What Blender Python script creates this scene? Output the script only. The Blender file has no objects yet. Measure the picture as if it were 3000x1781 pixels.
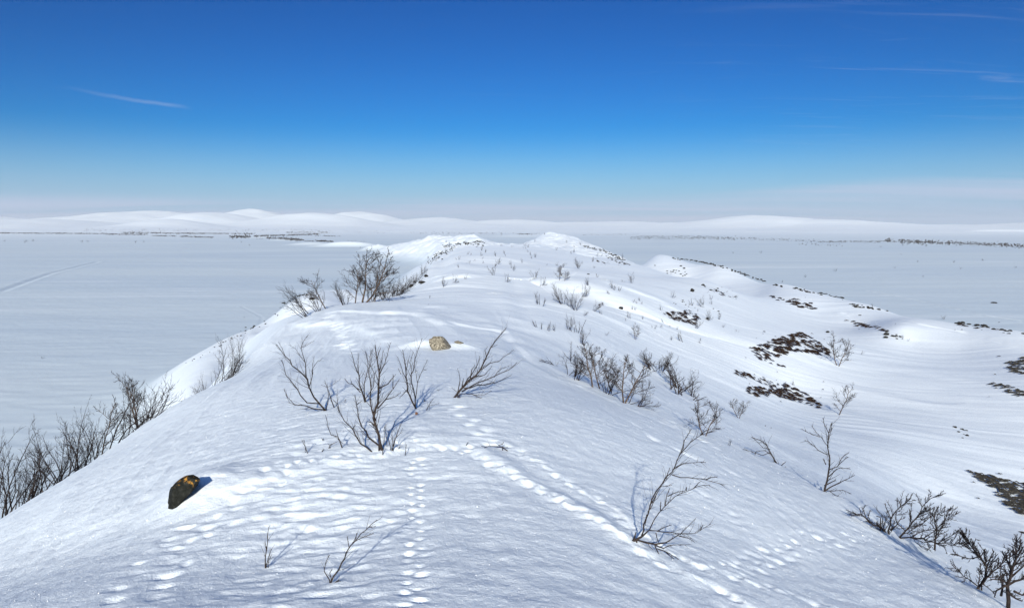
import bpy, math, random
import numpy as np
from mathutils import Vector, Matrix, noise as mnoise
R = math.radians
scene = bpy.context.scene
COL = scene.collection

# ------------------------------------------------------------------ camera, world, sun, exposure
F = 1888.0                       # focal length in units of a 2500-unit wide picture
PITCH = math.atan(189/F)
cam_data = bpy.data.cameras.new('camera'); cam = bpy.data.objects.new('camera', cam_data); COL.objects.link(cam)
cam_data.sensor_width = 36; cam_data.lens = F/2500*36
cam_data.clip_start = 0.05; cam_data.clip_end = 90000
cam.location = (0, 0, 0); cam.rotation_euler = (math.pi/2 - PITCH, 0, 0)
scene.camera = cam
scene.view_settings.view_transform = 'Standard'; scene.view_settings.look = 'None'
scene.view_settings.gamma = 1; scene.view_settings.use_curve_mapping = False
scene.view_settings.exposure = 0.58
scene.cycles.use_denoising = True
scene.cycles.max_bounces = 5; scene.cycles.volume_bounces = 0
scene.cycles.volume_step_rate = 5

SUN_EL, SUN_AZ = 21.0, 183.0      # azimuth clockwise from the view direction (+Y)
sd = bpy.data.lights.new('sun', 'SUN'); sun = bpy.data.objects.new('sun', sd); COL.objects.link(sun)
sd.energy = 4.9; sd.angle = R(0.5); sd.color = (1.0, 0.93, 0.76)
sdir = Vector((math.sin(R(SUN_AZ))*math.cos(R(SUN_EL)), math.cos(R(SUN_AZ))*math.cos(R(SUN_EL)), math.sin(R(SUN_EL))))
sun.rotation_euler = sdir.to_track_quat('Z', 'Y').to_euler()
sun.location = (0, -20, 30)

world = bpy.data.worlds.new('World'); scene.world = world; world.use_nodes = True
def world_nodes():
    nt = world.node_tree; nt.nodes.clear(); N = nt.nodes.new; L = nt.links.new
    out = N('ShaderNodeOutputWorld'); bg = N('ShaderNodeBackground'); L(bg.outputs[0], out.inputs[0])
    sky = N('ShaderNodeTexSky'); sky.sky_type = 'NISHITA'; sky.sun_disc = False
    sky.sun_elevation = R(SUN_EL); sky.sun_rotation = R(SUN_AZ)
    sky.altitude = 600; sky.air_density = 1.0; sky.dust_density = 0.3; sky.ozone_density = 3.0
    bg.inputs[1].default_value = 0.12
    tc = N('ShaderNodeTexCoord')
    sep = N('ShaderNodeSeparateXYZ'); L(tc.outputs['Generated'], sep.inputs[0])
    # deeper, more saturated polar sky
    hs = N('ShaderNodeHueSaturation'); hs.inputs['Saturation'].default_value = 1.12; L(sky.outputs[0], hs.inputs['Color'])
    gm = N('ShaderNodeGamma'); gm.inputs[1].default_value = 1.62; L(hs.outputs[0], gm.inputs[0])
    tn = N('ShaderNodeMix'); tn.data_type = 'RGBA'; tn.blend_type = 'MULTIPLY'; tn.inputs[0].default_value = 1; L(gm.outputs[0], tn.inputs[6]); tn.inputs[7].default_value = (.014, .085, .130, 1)
    # unseen sky behind the viewer, made brighter and paler to add blue fill
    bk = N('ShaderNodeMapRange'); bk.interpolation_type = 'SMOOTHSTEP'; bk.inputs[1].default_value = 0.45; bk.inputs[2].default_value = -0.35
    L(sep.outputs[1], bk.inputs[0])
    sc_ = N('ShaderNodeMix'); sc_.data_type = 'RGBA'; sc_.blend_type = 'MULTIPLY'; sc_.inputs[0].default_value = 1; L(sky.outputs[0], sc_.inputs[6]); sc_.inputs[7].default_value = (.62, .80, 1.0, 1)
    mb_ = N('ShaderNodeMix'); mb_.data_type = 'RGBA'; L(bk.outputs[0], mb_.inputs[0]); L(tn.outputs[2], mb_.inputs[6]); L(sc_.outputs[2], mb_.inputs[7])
    # cloud coordinates: project the direction on a high layer
    zz = N('ShaderNodeMath'); zz.operation = 'ADD'; zz.inputs[1].default_value = 0.06; L(sep.outputs[2], zz.inputs[0])
    dx = N('ShaderNodeMath'); dx.operation = 'DIVIDE'; L(sep.outputs[0], dx.inputs[0]); L(zz.outputs[0], dx.inputs[1])
    dy = N('ShaderNodeMath'); dy.operation = 'DIVIDE'; L(sep.outputs[1], dy.inputs[0]); L(zz.outputs[0], dy.inputs[1])
    cb = N('ShaderNodeCombineXYZ'); L(dx.outputs[0], cb.inputs[0]); L(dy.outputs[0], cb.inputs[1])
    def noisemask(scale, rot, det, lo, hi, dist=0.6):
        mp = N('ShaderNodeMapping'); mp.inputs['Scale'].default_value = scale; mp.inputs['Rotation'].default_value = (0, 0, rot)
        L(cb.outputs[0], mp.inputs[0])
        n = N('ShaderNodeTexNoise'); n.inputs['Scale'].default_value = 1; n.inputs['Detail'].default_value = det
        n.inputs['Roughness'].default_value = 0.6; n.inputs['Distortion'].default_value = dist; L(mp.outputs[0], n.inputs[0])
        r = N('ShaderNodeMapRange'); r.interpolation_type = 'SMOOTHSTEP'; r.inputs[1].default_value = lo; r.inputs[2].default_value = hi
        L(n.outputs[0], r.inputs[0]); return r.outputs[0]
    def band(sock, a, b, c=None, d=None):
        r = N('ShaderNodeMapRange'); r.interpolation_type = 'SMOOTHSTEP'; r.inputs[1].default_value = a; r.inputs[2].default_value = b
        L(sock, r.inputs[0])
        if c is None: return r.outputs[0]
        q = N('ShaderNodeMapRange'); q.interpolation_type = 'SMOOTHSTEP'; q.inputs[1].default_value = c; q.inputs[2].default_value = d
        q.inputs[3].default_value = 1; q.inputs[4].default_value = 0
        L(sock, q.inputs[0]); return mul(r.outputs[0], q.outputs[0])
    def mul(a, b):
        m = N('ShaderNodeMath'); m.operation = 'MULTIPLY'
        for i, s in enumerate((a, b)):
            if isinstance(s, float): m.inputs[i].default_value = s
            else: L(s, m.inputs[i])
        return m.outputs[0]
    def mx(a, b):
        m = N('ShaderNodeMath'); m.operation = 'MAXIMUM'; L(a, m.inputs[0]); L(b, m.inputs[1]); return m.outputs[0]
    Z = sep.outputs[2]; X = sep.outputs[0]
    # long low veil of stratus near the horizon
    sh = N('ShaderNodeMath'); sh.operation = 'MULTIPLY_ADD'; sh.inputs[1].default_value = -0.022; L(band(X, 0.12, 0.5), sh.inputs[0]); L(Z, sh.inputs[2])
    veil = mul(noisemask((0.10, 0.32, 1), 0.05, 7, 0.40, 0.60), band(sh.outputs[0], -0.03, 0.0, 0.022, 0.040))
    veil = mul(veil, 0.75)
    # cirrus wisps, mostly upper right
    wisp = mul(noisemask((0.9, 4.2, 1), 0.42, 12, 0.50, 0.78, 1.6), band(Z, 0.07, 0.13))
    wisp = mul(mul(wisp, band(X, 0.12, 0.50)), 0.20)
    wisp2 = mul(mul(noisemask((0.5, 1.6, 1), 0.35, 9, 0.58, 0.85, 1.5), band(Z, 0.13, 0.2)), 0.16)
    # a short contrail on the left: thin band around a great circle
    a = px_dir(100, 205); b = px_dir(480, 268); nrm = a.cross(b).normalized()
    dt = N('ShaderNodeVectorMath'); dt.operation = 'DOT_PRODUCT'; L(tc.outputs['Generated'], dt.inputs[0]); dt.inputs[1].default_value = nrm
    nn = N('ShaderNodeTexNoise'); nn.inputs['Scale'].default_value = 14; nn.inputs['Detail'].default_value = 6; L(tc.outputs['Generated'], nn.inputs[0])
    wob = N('ShaderNodeMath'); wob.operation = 'MULTIPLY_ADD'; wob.inputs[1].default_value = 0.010; wob.inputs[2].default_value = -0.005; L(nn.outputs[0], wob.inputs[0])
    dd = N('ShaderNodeMath'); dd.operation = 'ADD'; L(dt.outputs['Value'], dd.inputs[0]); L(wob.outputs[0], dd.inputs[1])
    ab = N('ShaderNodeMath'); ab.operation = 'ABSOLUTE'; L(dd.outputs[0], ab.inputs[0])
    tr = N('ShaderNodeMapRange'); tr.interpolation_type = 'SMOOTHSTEP'; tr.inputs[1].default_value = 0.0; tr.inputs[2].default_value = 0.0034
    tr.inputs[3].default_value = 1; tr.inputs[4].default_value = 0; L(ab.outputs[0], tr.inputs[0])
    trail = mul(mul(tr.outputs[0], band(X, a.x, a.x+0.10, b.x-0.03, b.x)), 0.20)
    mask = mx(mx(veil, wisp), mx(trail, wisp2))
    # thin pale air low over the horizon
    low = N('ShaderNodeMapRange'); low.interpolation_type = 'SMOOTHSTEP'; low.inputs[1].default_value = -0.02; low.inputs[2].default_value = 0.13
    low.inputs[3].default_value = 0.95; low.inputs[4].default_value = 0.0; L(Z, low.inputs[0])
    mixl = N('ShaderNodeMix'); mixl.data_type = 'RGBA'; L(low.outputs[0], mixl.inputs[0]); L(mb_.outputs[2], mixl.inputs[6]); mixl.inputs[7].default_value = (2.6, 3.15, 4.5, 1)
    mixc = N('ShaderNodeMix'); mixc.data_type = 'RGBA'; L(mask, mixc.inputs[0]); L(mixl.outputs[2], mixc.inputs[6]); mixc.inputs[7].default_value = (3.0, 3.4, 4.45, 1)
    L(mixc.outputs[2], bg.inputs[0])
    bg.location = (400, 0)
CP, SP = math.cos(PITCH), math.sin(PITCH)
def px_dir(x, y):
    dx = (x-1250)/F; dy = (742-y)/F
    return Vector((dx, CP+dy*SP, dy*CP-SP)).normalized()
world_nodes()

# ------------------------------------------------------------------ terrain height function
PLAIN = -20.0
def P(x, y, Y):
    d = px_dir(x, y); k = Y/d.y
    return (d.x*k, Y, d.z*k)
pts = [P(*a) for a in [
 # near dome
 (1250,1484,3.3),(900,1484,3.25),(550,1484,3.35),(250,1484,3.55),(0,1484,3.9),(1000,1300,4.42),(1000,1200,5.25),(1000,1112,6.2),(1000,1050,7.0),
 (1000,1000,8.0),(1000,900,11.5),(1070,845,16),(1000,800,20),(1000,762,26),(1200,850,16),(1200,1000,8.2),(1200,1120,6.15),(1300,900,14),(1400,1000,9),(1400,1200,5.65),
 (1550,1320,4.8),(1750,1484,4.1),(1700,1200,7),(1800,1300,6.2),(2000,1400,5.8),(2200,1484,5.4),
 (650,1385,4.1),(440,1200,6),(250,1300,5.8),(600,1000,9.5),(500,1050,8.8),(700,900,14),(800,850,18),(800,1100,6.4),(600,1190,5.6),(100,1400,5),(700,825,22),(1100,1000,8.1),
 # left shoulder
 (0,1270,8),(120,1195,8.8),(230,1130,10),(330,1065,11.6),(390,1015,13),(480,970,15),(550,935,17),(600,890,19.5),(640,845,22),(690,803,25),(760,776,27),(850,752,29),(950,746,30),(1010,738,32),
 # left bench
 (380,930,90),(460,880,95),(550,830,100),(640,790,106),(700,745,113),(760,715,120),(850,707,130),(600,850,75),(450,950,60),(520,900,66),(700,795,84),(770,748,104),(850,736,118),
 # main crest beyond
 (1180,730,34),(1100,690,48),(1040,667,65),(1150,650,80),(1250,700,50),(1400,700,52),(1350,680,62),(1300,640,110),(1200,625,130),(1060,650,90),(1075,640,120),
 (1100,632,150),(1130,612,250),(1250,606,250),(1200,604,310),(1300,600,320),(1190,597,360),(1120,600,400),(1150,581,432),(1095,588,445),(1190,592,420),(1050,584,490),(1000,592,520),(945,605,560),(1070,612,385),
 (1300,592,560),(1340,575,600),(1340,592,530),(1400,585,580),(1450,603,490),(1400,606,430),(1500,625,420),(1530,636,380),(1400,620,300),(1480,640,300),(1450,650,130),(1500,665,110),
 # right flank
 (1500,700,56),(1600,720,58),(1700,710,75),(1650,780,48),(1800,780,60),(1930,850,50),(2050,890,50),(2200,800,75),(2300,900,55),(2450,900,55),(2045,1000,36),(1940,970,38),
 (1800,920,36),(1600,850,34),(1450,780,34),(1400,850,24),(1600,930,24),(1500,870,25),(1750,1000,20),(1900,1080,19),(2100,1150,19),(2200,1100,27),(2400,1150,27),(2450,1200,25),(2500,1300,20),(2300,1250,20),
 (1600,680,110),(1680,682,115),(1740,694,112),(1580,655,150),(1540,643,190),
 # right shoulder
 (1330,890,17),(1450,940,14.8),(1560,985,13.5),(1700,1055,12),(1920,1162,10.5),(2060,1225,9.6),(2200,1340,8),(2460,1480,6.5),
 # right ridge crest
 (1600,629,235),(1640,628,228),(1760,650,190),(1900,695,142),(2000,722,122),(2100,745,110),(2300,787,93),(2500,817,84),
 (1680,688,175),(1600,665,192),(1550,655,200),(1760,700,158),(1850,718,134),(2000,762,104),(2230,835,70),(2100,795,92),(2350,850,68),(2500,850,66)]]
for Y in (-30,-10,0,8,20):
    pts += [(-9,Y,-5.9),(-12.5,Y,-8.2),(-17,Y,-11.5),(-23,Y,-15.4),(-31,Y,-20.5),(-45,Y,-27)]
pts += [(-14,33,-8.2),(-19,35,-11.8),(-25,35,-17.3),(-32,35,-20.5),(-31,60,-18.8),(-38,60,-21.5),(-50,60,-27),(-60,90,-27),(-47,90,-21.5),(-50,110,-22),(-75,125,-31),(-17,44,-9.2)]
pts += [(-10,62,-6.4),(-14,60,-8.6),(-22,62,-13.5),(-14,42,-6.2),(-12.5,90,-7),(-17,90,-9.5),(-26,90,-13.5),(-17,120,-9),(-23,122,-11.5),(-20,150,-10.5),(-30,150,-15.5),(-42,130,-19),(-42,118,-17.5),(-50,130,-23.5),(-70,140,-30),(-24,200,-12.5),(-36,200,-18.5),(-55,190,-25),(-90,190,-31),(-28,260,-12),(-42,270,-19.5),(-30,310,-12.5),(-46,320,-20),(-75,300,-27),(-110,300,-33),(-44,385,-19.5),(-70,440,-20.3),(-98,520,-20.6),(-100,400,-27),(-130,540,-28),(0,420,-11.5),(0,500,-15)]
for Y in (-30,-12,0): pts += [(0,Y,-1.75),(-3,Y,-2.2),(-6,Y,-3.3),(3,Y,-2.5),(4.3,Y,-3.3),(7,Y,-5.3),(13,Y,-8.3),(30,Y,-11.3),(50,Y,-11.7)]
pts += [(7,6,-4.9),(13,8,-8.0),(30,15,-11),(8,14,-5.6),(50,30,-12),(52,60,-12),(30,30,-10.8),(42,45,-11.2)]
for Y in (-30,0,40,75,100,130): pts += [(64,Y,-16),(76,Y,-23),(100,Y,-32)]
for Y in (160,200,240): pts += [(66,Y,-17),(80,Y,-25),(110,Y,-33)]
pts += [(50,300,-20),(44,250,-15.5),(72,300,-27),(66,420,-21),(90,420,-27),(78,520,-22),(75,620,-22),(-10,700,-24),(40,720,-24),(-80,680,-26),(160,400,-36),(-180,450,-36),(150,300,-38),(-150,250,-38),(150,50,-38),(-130,50,-38),(0,900,-45),(-300,600,-48),(300,600,-48),(0,-80,-4),(-60,-80,-30),(90,-80,-30)]
for q in [(1700,138,-10.4),(1640,155,-10.2)]:
    d = px_dir(q[0], 700); pts.append((d.x*q[1]/d.y, q[1], q[2]))
pts = np.array(pts, dtype=np.float64)
def warp(X, Y):
    r = np.hypot(X, Y)+1e-9; k = np.arcsinh(r/4.0)/r
    return X*k, Y*k
_u, _v = warp(pts[:,0], pts[:,1])
def kern(d2): return d2*np.log(d2+1e-12)
n = len(pts)
A = np.zeros((n+3, n+3)); A[:n,:n] = kern((_u[:,None]-_u)**2+(_v[:,None]-_v)**2) + np.eye(n)*2e-4
A[:n,n] = 1; A[:n,n+1] = _u; A[:n,n+2] = _v; A[n:,:n] = A[:n,n:].T
W = np.linalg.solve(A, np.concatenate([pts[:,2], [0,0,0]]))
def rbf(X, Y):
    sh = X.shape; u, v = warp(X.ravel(), Y.ravel()); out = np.empty(u.size)
    for i in range(0, u.size, 20000):
        a, b = u[i:i+20000,None], v[i:i+20000,None]
        out[i:i+20000] = kern((a-_u)**2+(b-_v)**2) @ W[:n] + W[n] + W[n+1]*a[:,0] + W[n+2]*b[:,0]
    return out.reshape(sh)

rng = np.random.RandomState(7)
PERM = np.tile(rng.permutation(256), 2); GA = rng.rand(256)*2*np.pi; GX, GY = np.cos(GA), np.sin(GA)
def noise(x, y):
    xi = np.floor(x).astype(np.int64); yi = np.floor(y).astype(np.int64); xf = x-xi; yf = y-yi; xi &= 255; yi &= 255
    def g(i, j, a, b):
        h = PERM[PERM[(xi+i)&255]+((yi+j)&255)]; return GX[h]*a+GY[h]*b
    u = xf*xf*xf*(xf*(xf*6-15)+10); v = yf*yf*yf*(yf*(yf*6-15)+10)
    n0 = g(0,0,xf,yf)*(1-u)+g(1,0,xf-1,yf)*u; n1 = g(0,1,xf,yf-1)*(1-u)+g(1,1,xf-1,yf-1)*u
    return (n0*(1-v)+n1*v)*1.4
def fbm(x, y, o=3, g=0.5):
    s = 0; a = 1
    for k in range(o): s = s + a*noise(x*2**k+17.3*k, y*2**k-9.1*k); a *= g
    return s
def sst(x, a, b):
    t = np.clip((x-a)/(b-a), 0, 1); return t*t*(3-2*t)

HILLS = [ # picture x, top y, half width (px), distance m, depth half width
 (80,529,170,9500,1800),(-150,520,260,12000,2500),(380,507,230,17000,2500),(520,509,110,12500,1400),(420,531,80,9000,900),(620,505,130,18500,2200),
 (760,512,140,12500,1500),(880,512,110,16000,1800),(1060,528,130,15000,2000),(1240,534,150,13500,1800),(1480,538,190,14500,1800),(1130,541,120,10500,1200),
 (1840,517,150,10000,1500),(1990,531,170,9300,1400),(1690,540,150,10500,1200),(2350,548,260,15000,2500),(2650,540,250,13000,2500),(60,548,60,7600,500)]
LOWR = [ # low ridges on the plain: picture x, y(top), half length px, Y, half depth m, yaw slope
 (850,590,75,760,13),(760,592,55,820,13),(690,583,42,1100,18),(920,598,35,640,14),(1290,573,90,1500,60),(640,578,30,1350,30),(1600,577,110,1650,80),(1700,584,60,1150,30),(2450,560.5,110,2900,50),(1640,577,60,1550,32),(1800,581,45,1450,28),(1330,570.5,70,1900,40),(1180,572.5,60,1800,36),(230,600,45,780,22),(430,593,60,900,24)]
def base_h(X, Y, detail=True):
    r = np.hypot(X, Y)
    rid = np.full(X.shape, -60.0); m = r < 900
    rid[m] = rbf(X[m], Y[m]) - 40*sst(r[m], 740, 900)
    pl = np.full(X.shape, PLAIN)
    for (x, yt, hw, D, dp) in LOWR:
        cx, _, tz = P(x, yt, D); s = hw/F*D
        px = (X-cx)/s; py = (Y-D)/dp
        pl = pl + (tz-PLAIN)*np.exp(-(px*px)**1.3-py*py)
    far = r > 3300
    if far.any():
        Xf, Yf = X[far], Y[far]; h = np.zeros(Xf.shape)
        for (x, yt, hw, D, dp) in HILLS:
            D *= .66; dp *= .66
            cx, _, tz = P(x, yt, D); s = hw/F*D*1.25
            h = np.maximum(h, (tz-PLAIN)*np.exp(-((Xf-cx)/s)**2-((Yf-D)/dp)**2) ) + 0.15*(tz-PLAIN)*np.exp(-((Xf-cx)/s/1.5)**2-((Yf-D)/dp/1.5)**2)*0
        h = 0.80*h*(1+0.16*fbm(Xf/900, Yf/1200, 4, .5)) + 9*sst(r[far], 3400, 5500)*(0.5+fbm(Xf/2600, Yf/1400, 3))
        pl[far] = pl[far] + h*sst(r[far], 3300, 5200)
    for (kx, ky, sx, sy, hh) in ((P(1152,590,432)[0],432,12,16,1.3), (P(1105,590,445)[0],445,10,12,.9), (P(1341,575,600)[0],600,16,22,1.5), (P(1392,590,585)[0],585,14,16,1.6), (P(1060,590,490)[0],490,12,16,1.6)):
        rid = rid + hh*np.exp(-((X-kx)/sx)**2-((Y-ky)/sy)**2)
    k = 0.9
    t = (rid-pl)/k
    return pl + k*np.where(t > 30, t, np.log1p(np.exp(np.minimum(t, 30))))

# lookup grid for placing things on the surface
_lr = np.linspace(math.log(0.8), math.log(5000), 900); _th = np.radians(np.linspace(-50, 50, 401))
_G = base_h(np.exp(_lr)[None,:]*np.sin(_th)[:,None], np.exp(_lr)[None,:]*np.cos(_th)[:,None])
LOOK = {'lr': _lr, 'th': _th, 'G': _G}
def hgt(X, Y):
    lr, th, G = LOOK['lr'], LOOK['th'], LOOK['G']; l = math.log(math.hypot(X, Y)); t = math.atan2(X, Y)
    f = (t-th[0])/(th[1]-th[0])
    if not 0 <= f < len(th)-1 or not lr[0] < l < lr[-1]: return float(base_h(np.array([float(X)]), np.array([float(Y)]))[0])
    i = int(f); f -= i; j = int(np.searchsorted(lr, l))-1; q = (l-lr[j])/(lr[j+1]-lr[j])
    return float((G[i, j]*(1-f)+G[i+1, j]*f)*(1-q)+(G[i, j+1]*(1-f)+G[i+1, j+1]*f)*q)
def ground(x, y):
    """first point of the surface seen in the picture at (x, y)"""
    lr, th_, G = LOOK['lr'], LOOK['th'], LOOK['G']
    d = px_dir(x, y); th = math.atan2(d.x, d.y); t = d.z/math.hypot(d.x, d.y)
    f = min(max((th-th_[0])/(th_[1]-th_[0]), 0), len(th_)-1.001); i = int(f); f -= i; row = G[i]*(1-f)+G[i+1]*f
    g = row - t*np.exp(lr); ok = (g >= 0) & (lr > 0.6); j = int(np.argmax(ok))
    if not ok[j] or j == 0: j = len(lr)-1
    a, b = g[j-1], g[j]; q = min(max((0-a)/(b-a), 0), 1) if b != a else 0
    r = math.exp(lr[j-1]+(lr[j]-lr[j-1])*q)
    return Vector((r*math.sin(th), r*math.cos(th), t*r))
def behind(x, Y, y=1000):
    """surface point at picture column x, forward distance Y (may be hidden by a nearer edge)"""
    d = px_dir(x, y); X = d.x*Y/d.y
    return Vector((X, Y, hgt(X, Y)))

# tracks: polylines in the picture, laid on the snow
def path(poly, step):
    w = [ground(*p) for p in poly]; out = []; acc = 0
    for a, b in zip(w, w[1:]):
        a2 = np.array([a.x, a.y]); b2 = np.array([b.x, b.y]); L = np.linalg.norm(b2-a2)
        while acc < L:
            out.append((a2+(b2-a2)*acc/L, (b2-a2)/L)); acc += step
        acc -= L
    return out
DENTS = []   # x, y, radius along, radius across, depth, dir x, dir y
rd = random.Random(3)
def trail(poly, step, ra, rc, depth, side=0.0, jit=0.5):
    for k, (p, d) in enumerate(path(poly, step)):
        nrm = np.array([-d[1], d[0]]); s = side*(1 if k % 2 else -1)
        q = p+nrm*(s+rd.uniform(-jit, jit)*rc)+d*rd.uniform(-jit, jit)*step*0.5
        if rd.random() < .93: DENTS.append((q[0], q[1], ra*rd.uniform(.6, 1.3), rc*rd.uniform(.6, 1.35), depth*.85*rd.uniform(.4, 1.3), d[0], d[1]))
# animal trail straight up the middle
trail([(1000,1530),(1012,1400),(1015,1300),(1014,1200),(1016,1120)], 0.080, 0.022, 0.028, 0.019, 0.030)
trail([(1100,985),(1130,1020),(1180,1060),(1200,1085)], 0.20, 0.07, 0.07, 0.040, 0.05)
trail([(800,770),(825,800),(838,830),(848,870)], 0.5, 0.15, 0.15, 0.06, 0.08)
# trodden line around the bushes and down the right
trail([(985,1070),(1050,1095),(1130,1100),(1200,1085),(1250,1090),(1330,1140),(1400,1190),(1500,1240)], 0.09, 0.036, 0.038, 0.019, 0.03)
trail([(1140,1105),(1230,1150),(1320,1195),(1420,1250),(1520,1310),(1600,1370),(1690,1400),(1780,1440),(1850,1490)], 0.085, 0.042, 0.042, 0.022, 0.03)
trail([(1480,1240),(1560,1310),(1660,1360),(1780,1400),(1900,1440),(2060,1490)], 0.095, 0.042, 0.038, 0.020, 0.035)
trail([(700,1140),(780,1125),(860,1115),(950,1100),(990,1085)], 0.09, 0.036, 0.045, 0.019, 0.03)
trail([(1690,1370),(1800,1390),(1880,1360),(1960,1335),(2060,1320),(2120,1300)], 0.13, 0.042, 0.034, 0.019, 0.07)
trail([(1800,1395),(1850,1350),(1930,1320),(2010,1300)], 0.15, 0.04, 0.034, 0.016, 0.05)
trail([(1730,1210),(1790,1260),(1830,1300)], 0.30, 0.06, 0.05, 0.02, 0.04)
trail([(1490,935),(1560,975),(1640,1030),(1720,1080),(1790,1120)], 0.45, 0.15, 0.07, 0.03, 0.05)
trail([(1500,1010),(1600,1070),(1700,1120),(1800,1160),(1900,1220)], 0.5, 0.16, 0.06, 0.025, 0.05)
trail([(300,1500),(350,1420),(400,1350),(470,1290),(540,1220),(620,1170),(700,1145)], 0.11, 0.042, 0.052, 0.018, 0.10)
trail([(420,1380),(500,1290),(560,1240),(640,1190),(720,1160)], 0.12, 0.036, 0.045, 0.015, 0.08)
# old softened scallops in the wind crust
for _ in range(2300):
    x = rd.gauss(760, 150); y = rd.uniform(960, 1484)
    if x > 1180 or x < 380: continue
    if y > 1300 and rd.random() < .5: continue
    g = ground(x, y); a = rd.uniform(-.35, .35)
    DENTS.append((g.x, g.y, rd.uniform(.022, .048), rd.uniform(.035, .075), rd.uniform(.001, .005), math.sin(a), math.cos(a)))
for _ in range(160):
    x = rd.uniform(1050, 1900); y = rd.uniform(1150, 1484); g = ground(x, y); a = rd.uniform(-.35, .35)
    DENTS.append((g.x, g.y, rd.uniform(.06, .12), rd.uniform(.05, .11), rd.uniform(.0012, .0045), math.sin(a), math.cos(a)))
# fine grooves (old ski and snowmobile tracks): lines with width and depth
GROOVES = []
def groove(poly, w, d, split=0.0):
    q = path(poly, 1e9); w3 = [ground(*p) for p in poly]
    GROOVES.append(([(p.x, p.y) for p in w3], w, d, split))
groove([(1020,700),(1045,668),(1075,640),(1100,615),(1130,598)], 0.9, 0.25, 1.2)
groove([(1180,1100),(1300,1180),(1420,1240),(1540,1320)], 0.10, -0.018, 0.0)
groove([(1210,760),(1260,850),(1330,900),(1420,945),(1540,1000),(1680,1060)], 0.10, -0.012, 0)
groove([(1120,800),(1220,820),(1290,880),(1400,935)], 0.25, 0.05, 0)
groove([(2060,765),(2230,790),(2350,810),(2500,850)], 0.5, 0.12, 0)
groove([(0,712),(60,690),(130,665),(240,640)], 1.4, 0.25, 0)
groove([(590,748),(640,775),(600,808),(600,830)], 0.4, 0.04, 0)
groove([(2120,710),(2250,735),(2400,770),(2500,785)], 0.6, 0.25, 0)
groove([(1250,700),(1270,735),(1290,790)], 0.4, 0.05, 0)

BANKS = []
def bank(poly, h, w, dec): BANKS.append(([(ground(*p).x, ground(*p).y) for p in poly], h, w, dec))
bank([(540,1215),(640,1178),(760,1150),(880,1125),(990,1100),(1080,1095),(1180,1085),(1260,1090)], .026, .05, .7)
bank([(640,1125),(760,1080),(860,1075),(960,1060)], .016, .05, .5)
bank([(670,812),(740,799),(830,797),(900,815),(960,850)], .10, .18, 1.2)
bank([(780,772),(900,768),(1000,775),(1080,800),(1140,840)], .10, .2, 1.6)
bank([(1000,745),(1100,760),(1180,790),(1240,850),(1300,890)], .08, .35, 2.5)
bank([(1140,728),(1180,722),(1230,760),(1270,810)], .09, .4, 2.5)
bank([(1050,700),(1150,692),(1230,690)], .16, .6, 4)
bank([(1210,712),(1290,703),(1360,708),(1430,725),(1500,755)], .70, 2.0, 8)
bank([(1180,672),(1260,668),(1360,665),(1450,680)], .45, 1.8, 6)
bank([(1170,650),(1260,645),(1340,648)], .6, 2.2, 8)
bank([(1300,745),(1400,760),(1500,790),(1600,835)], .12, .6, 4)
bank([(1500,720),(1600,745),(1680,790)], .15, .7, 5)
bank([(280,1330),(330,1240),(420,1170),(500,1120)], .05, .12, .8)
bank([(1140,1105),(1230,1150),(1320,1195),(1420,1250),(1520,1310),(1600,1370),(1690,1400),(1780,1440),(1850,1490)], .017, .018, .16)
bank([(1200,1088),(1280,1110),(1330,1140),(1400,1190),(1500,1240),(1570,1300),(1660,1360),(1780,1400),(1900,1440),(2060,1490)], .013, .016, .14)
g_ = ground(1032,852); DENTS.append((g_.x, g_.y+.1, .5, .35, -.16, .9, .3)); DENTS.append((g_.x+.75, g_.y-.25, .45, .25, -.10, .9, -.2))
DENTS.append((ground(486,1205).x, ground(486,1205).y+.12, .45, .30, -.10, .5, -.85))
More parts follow.
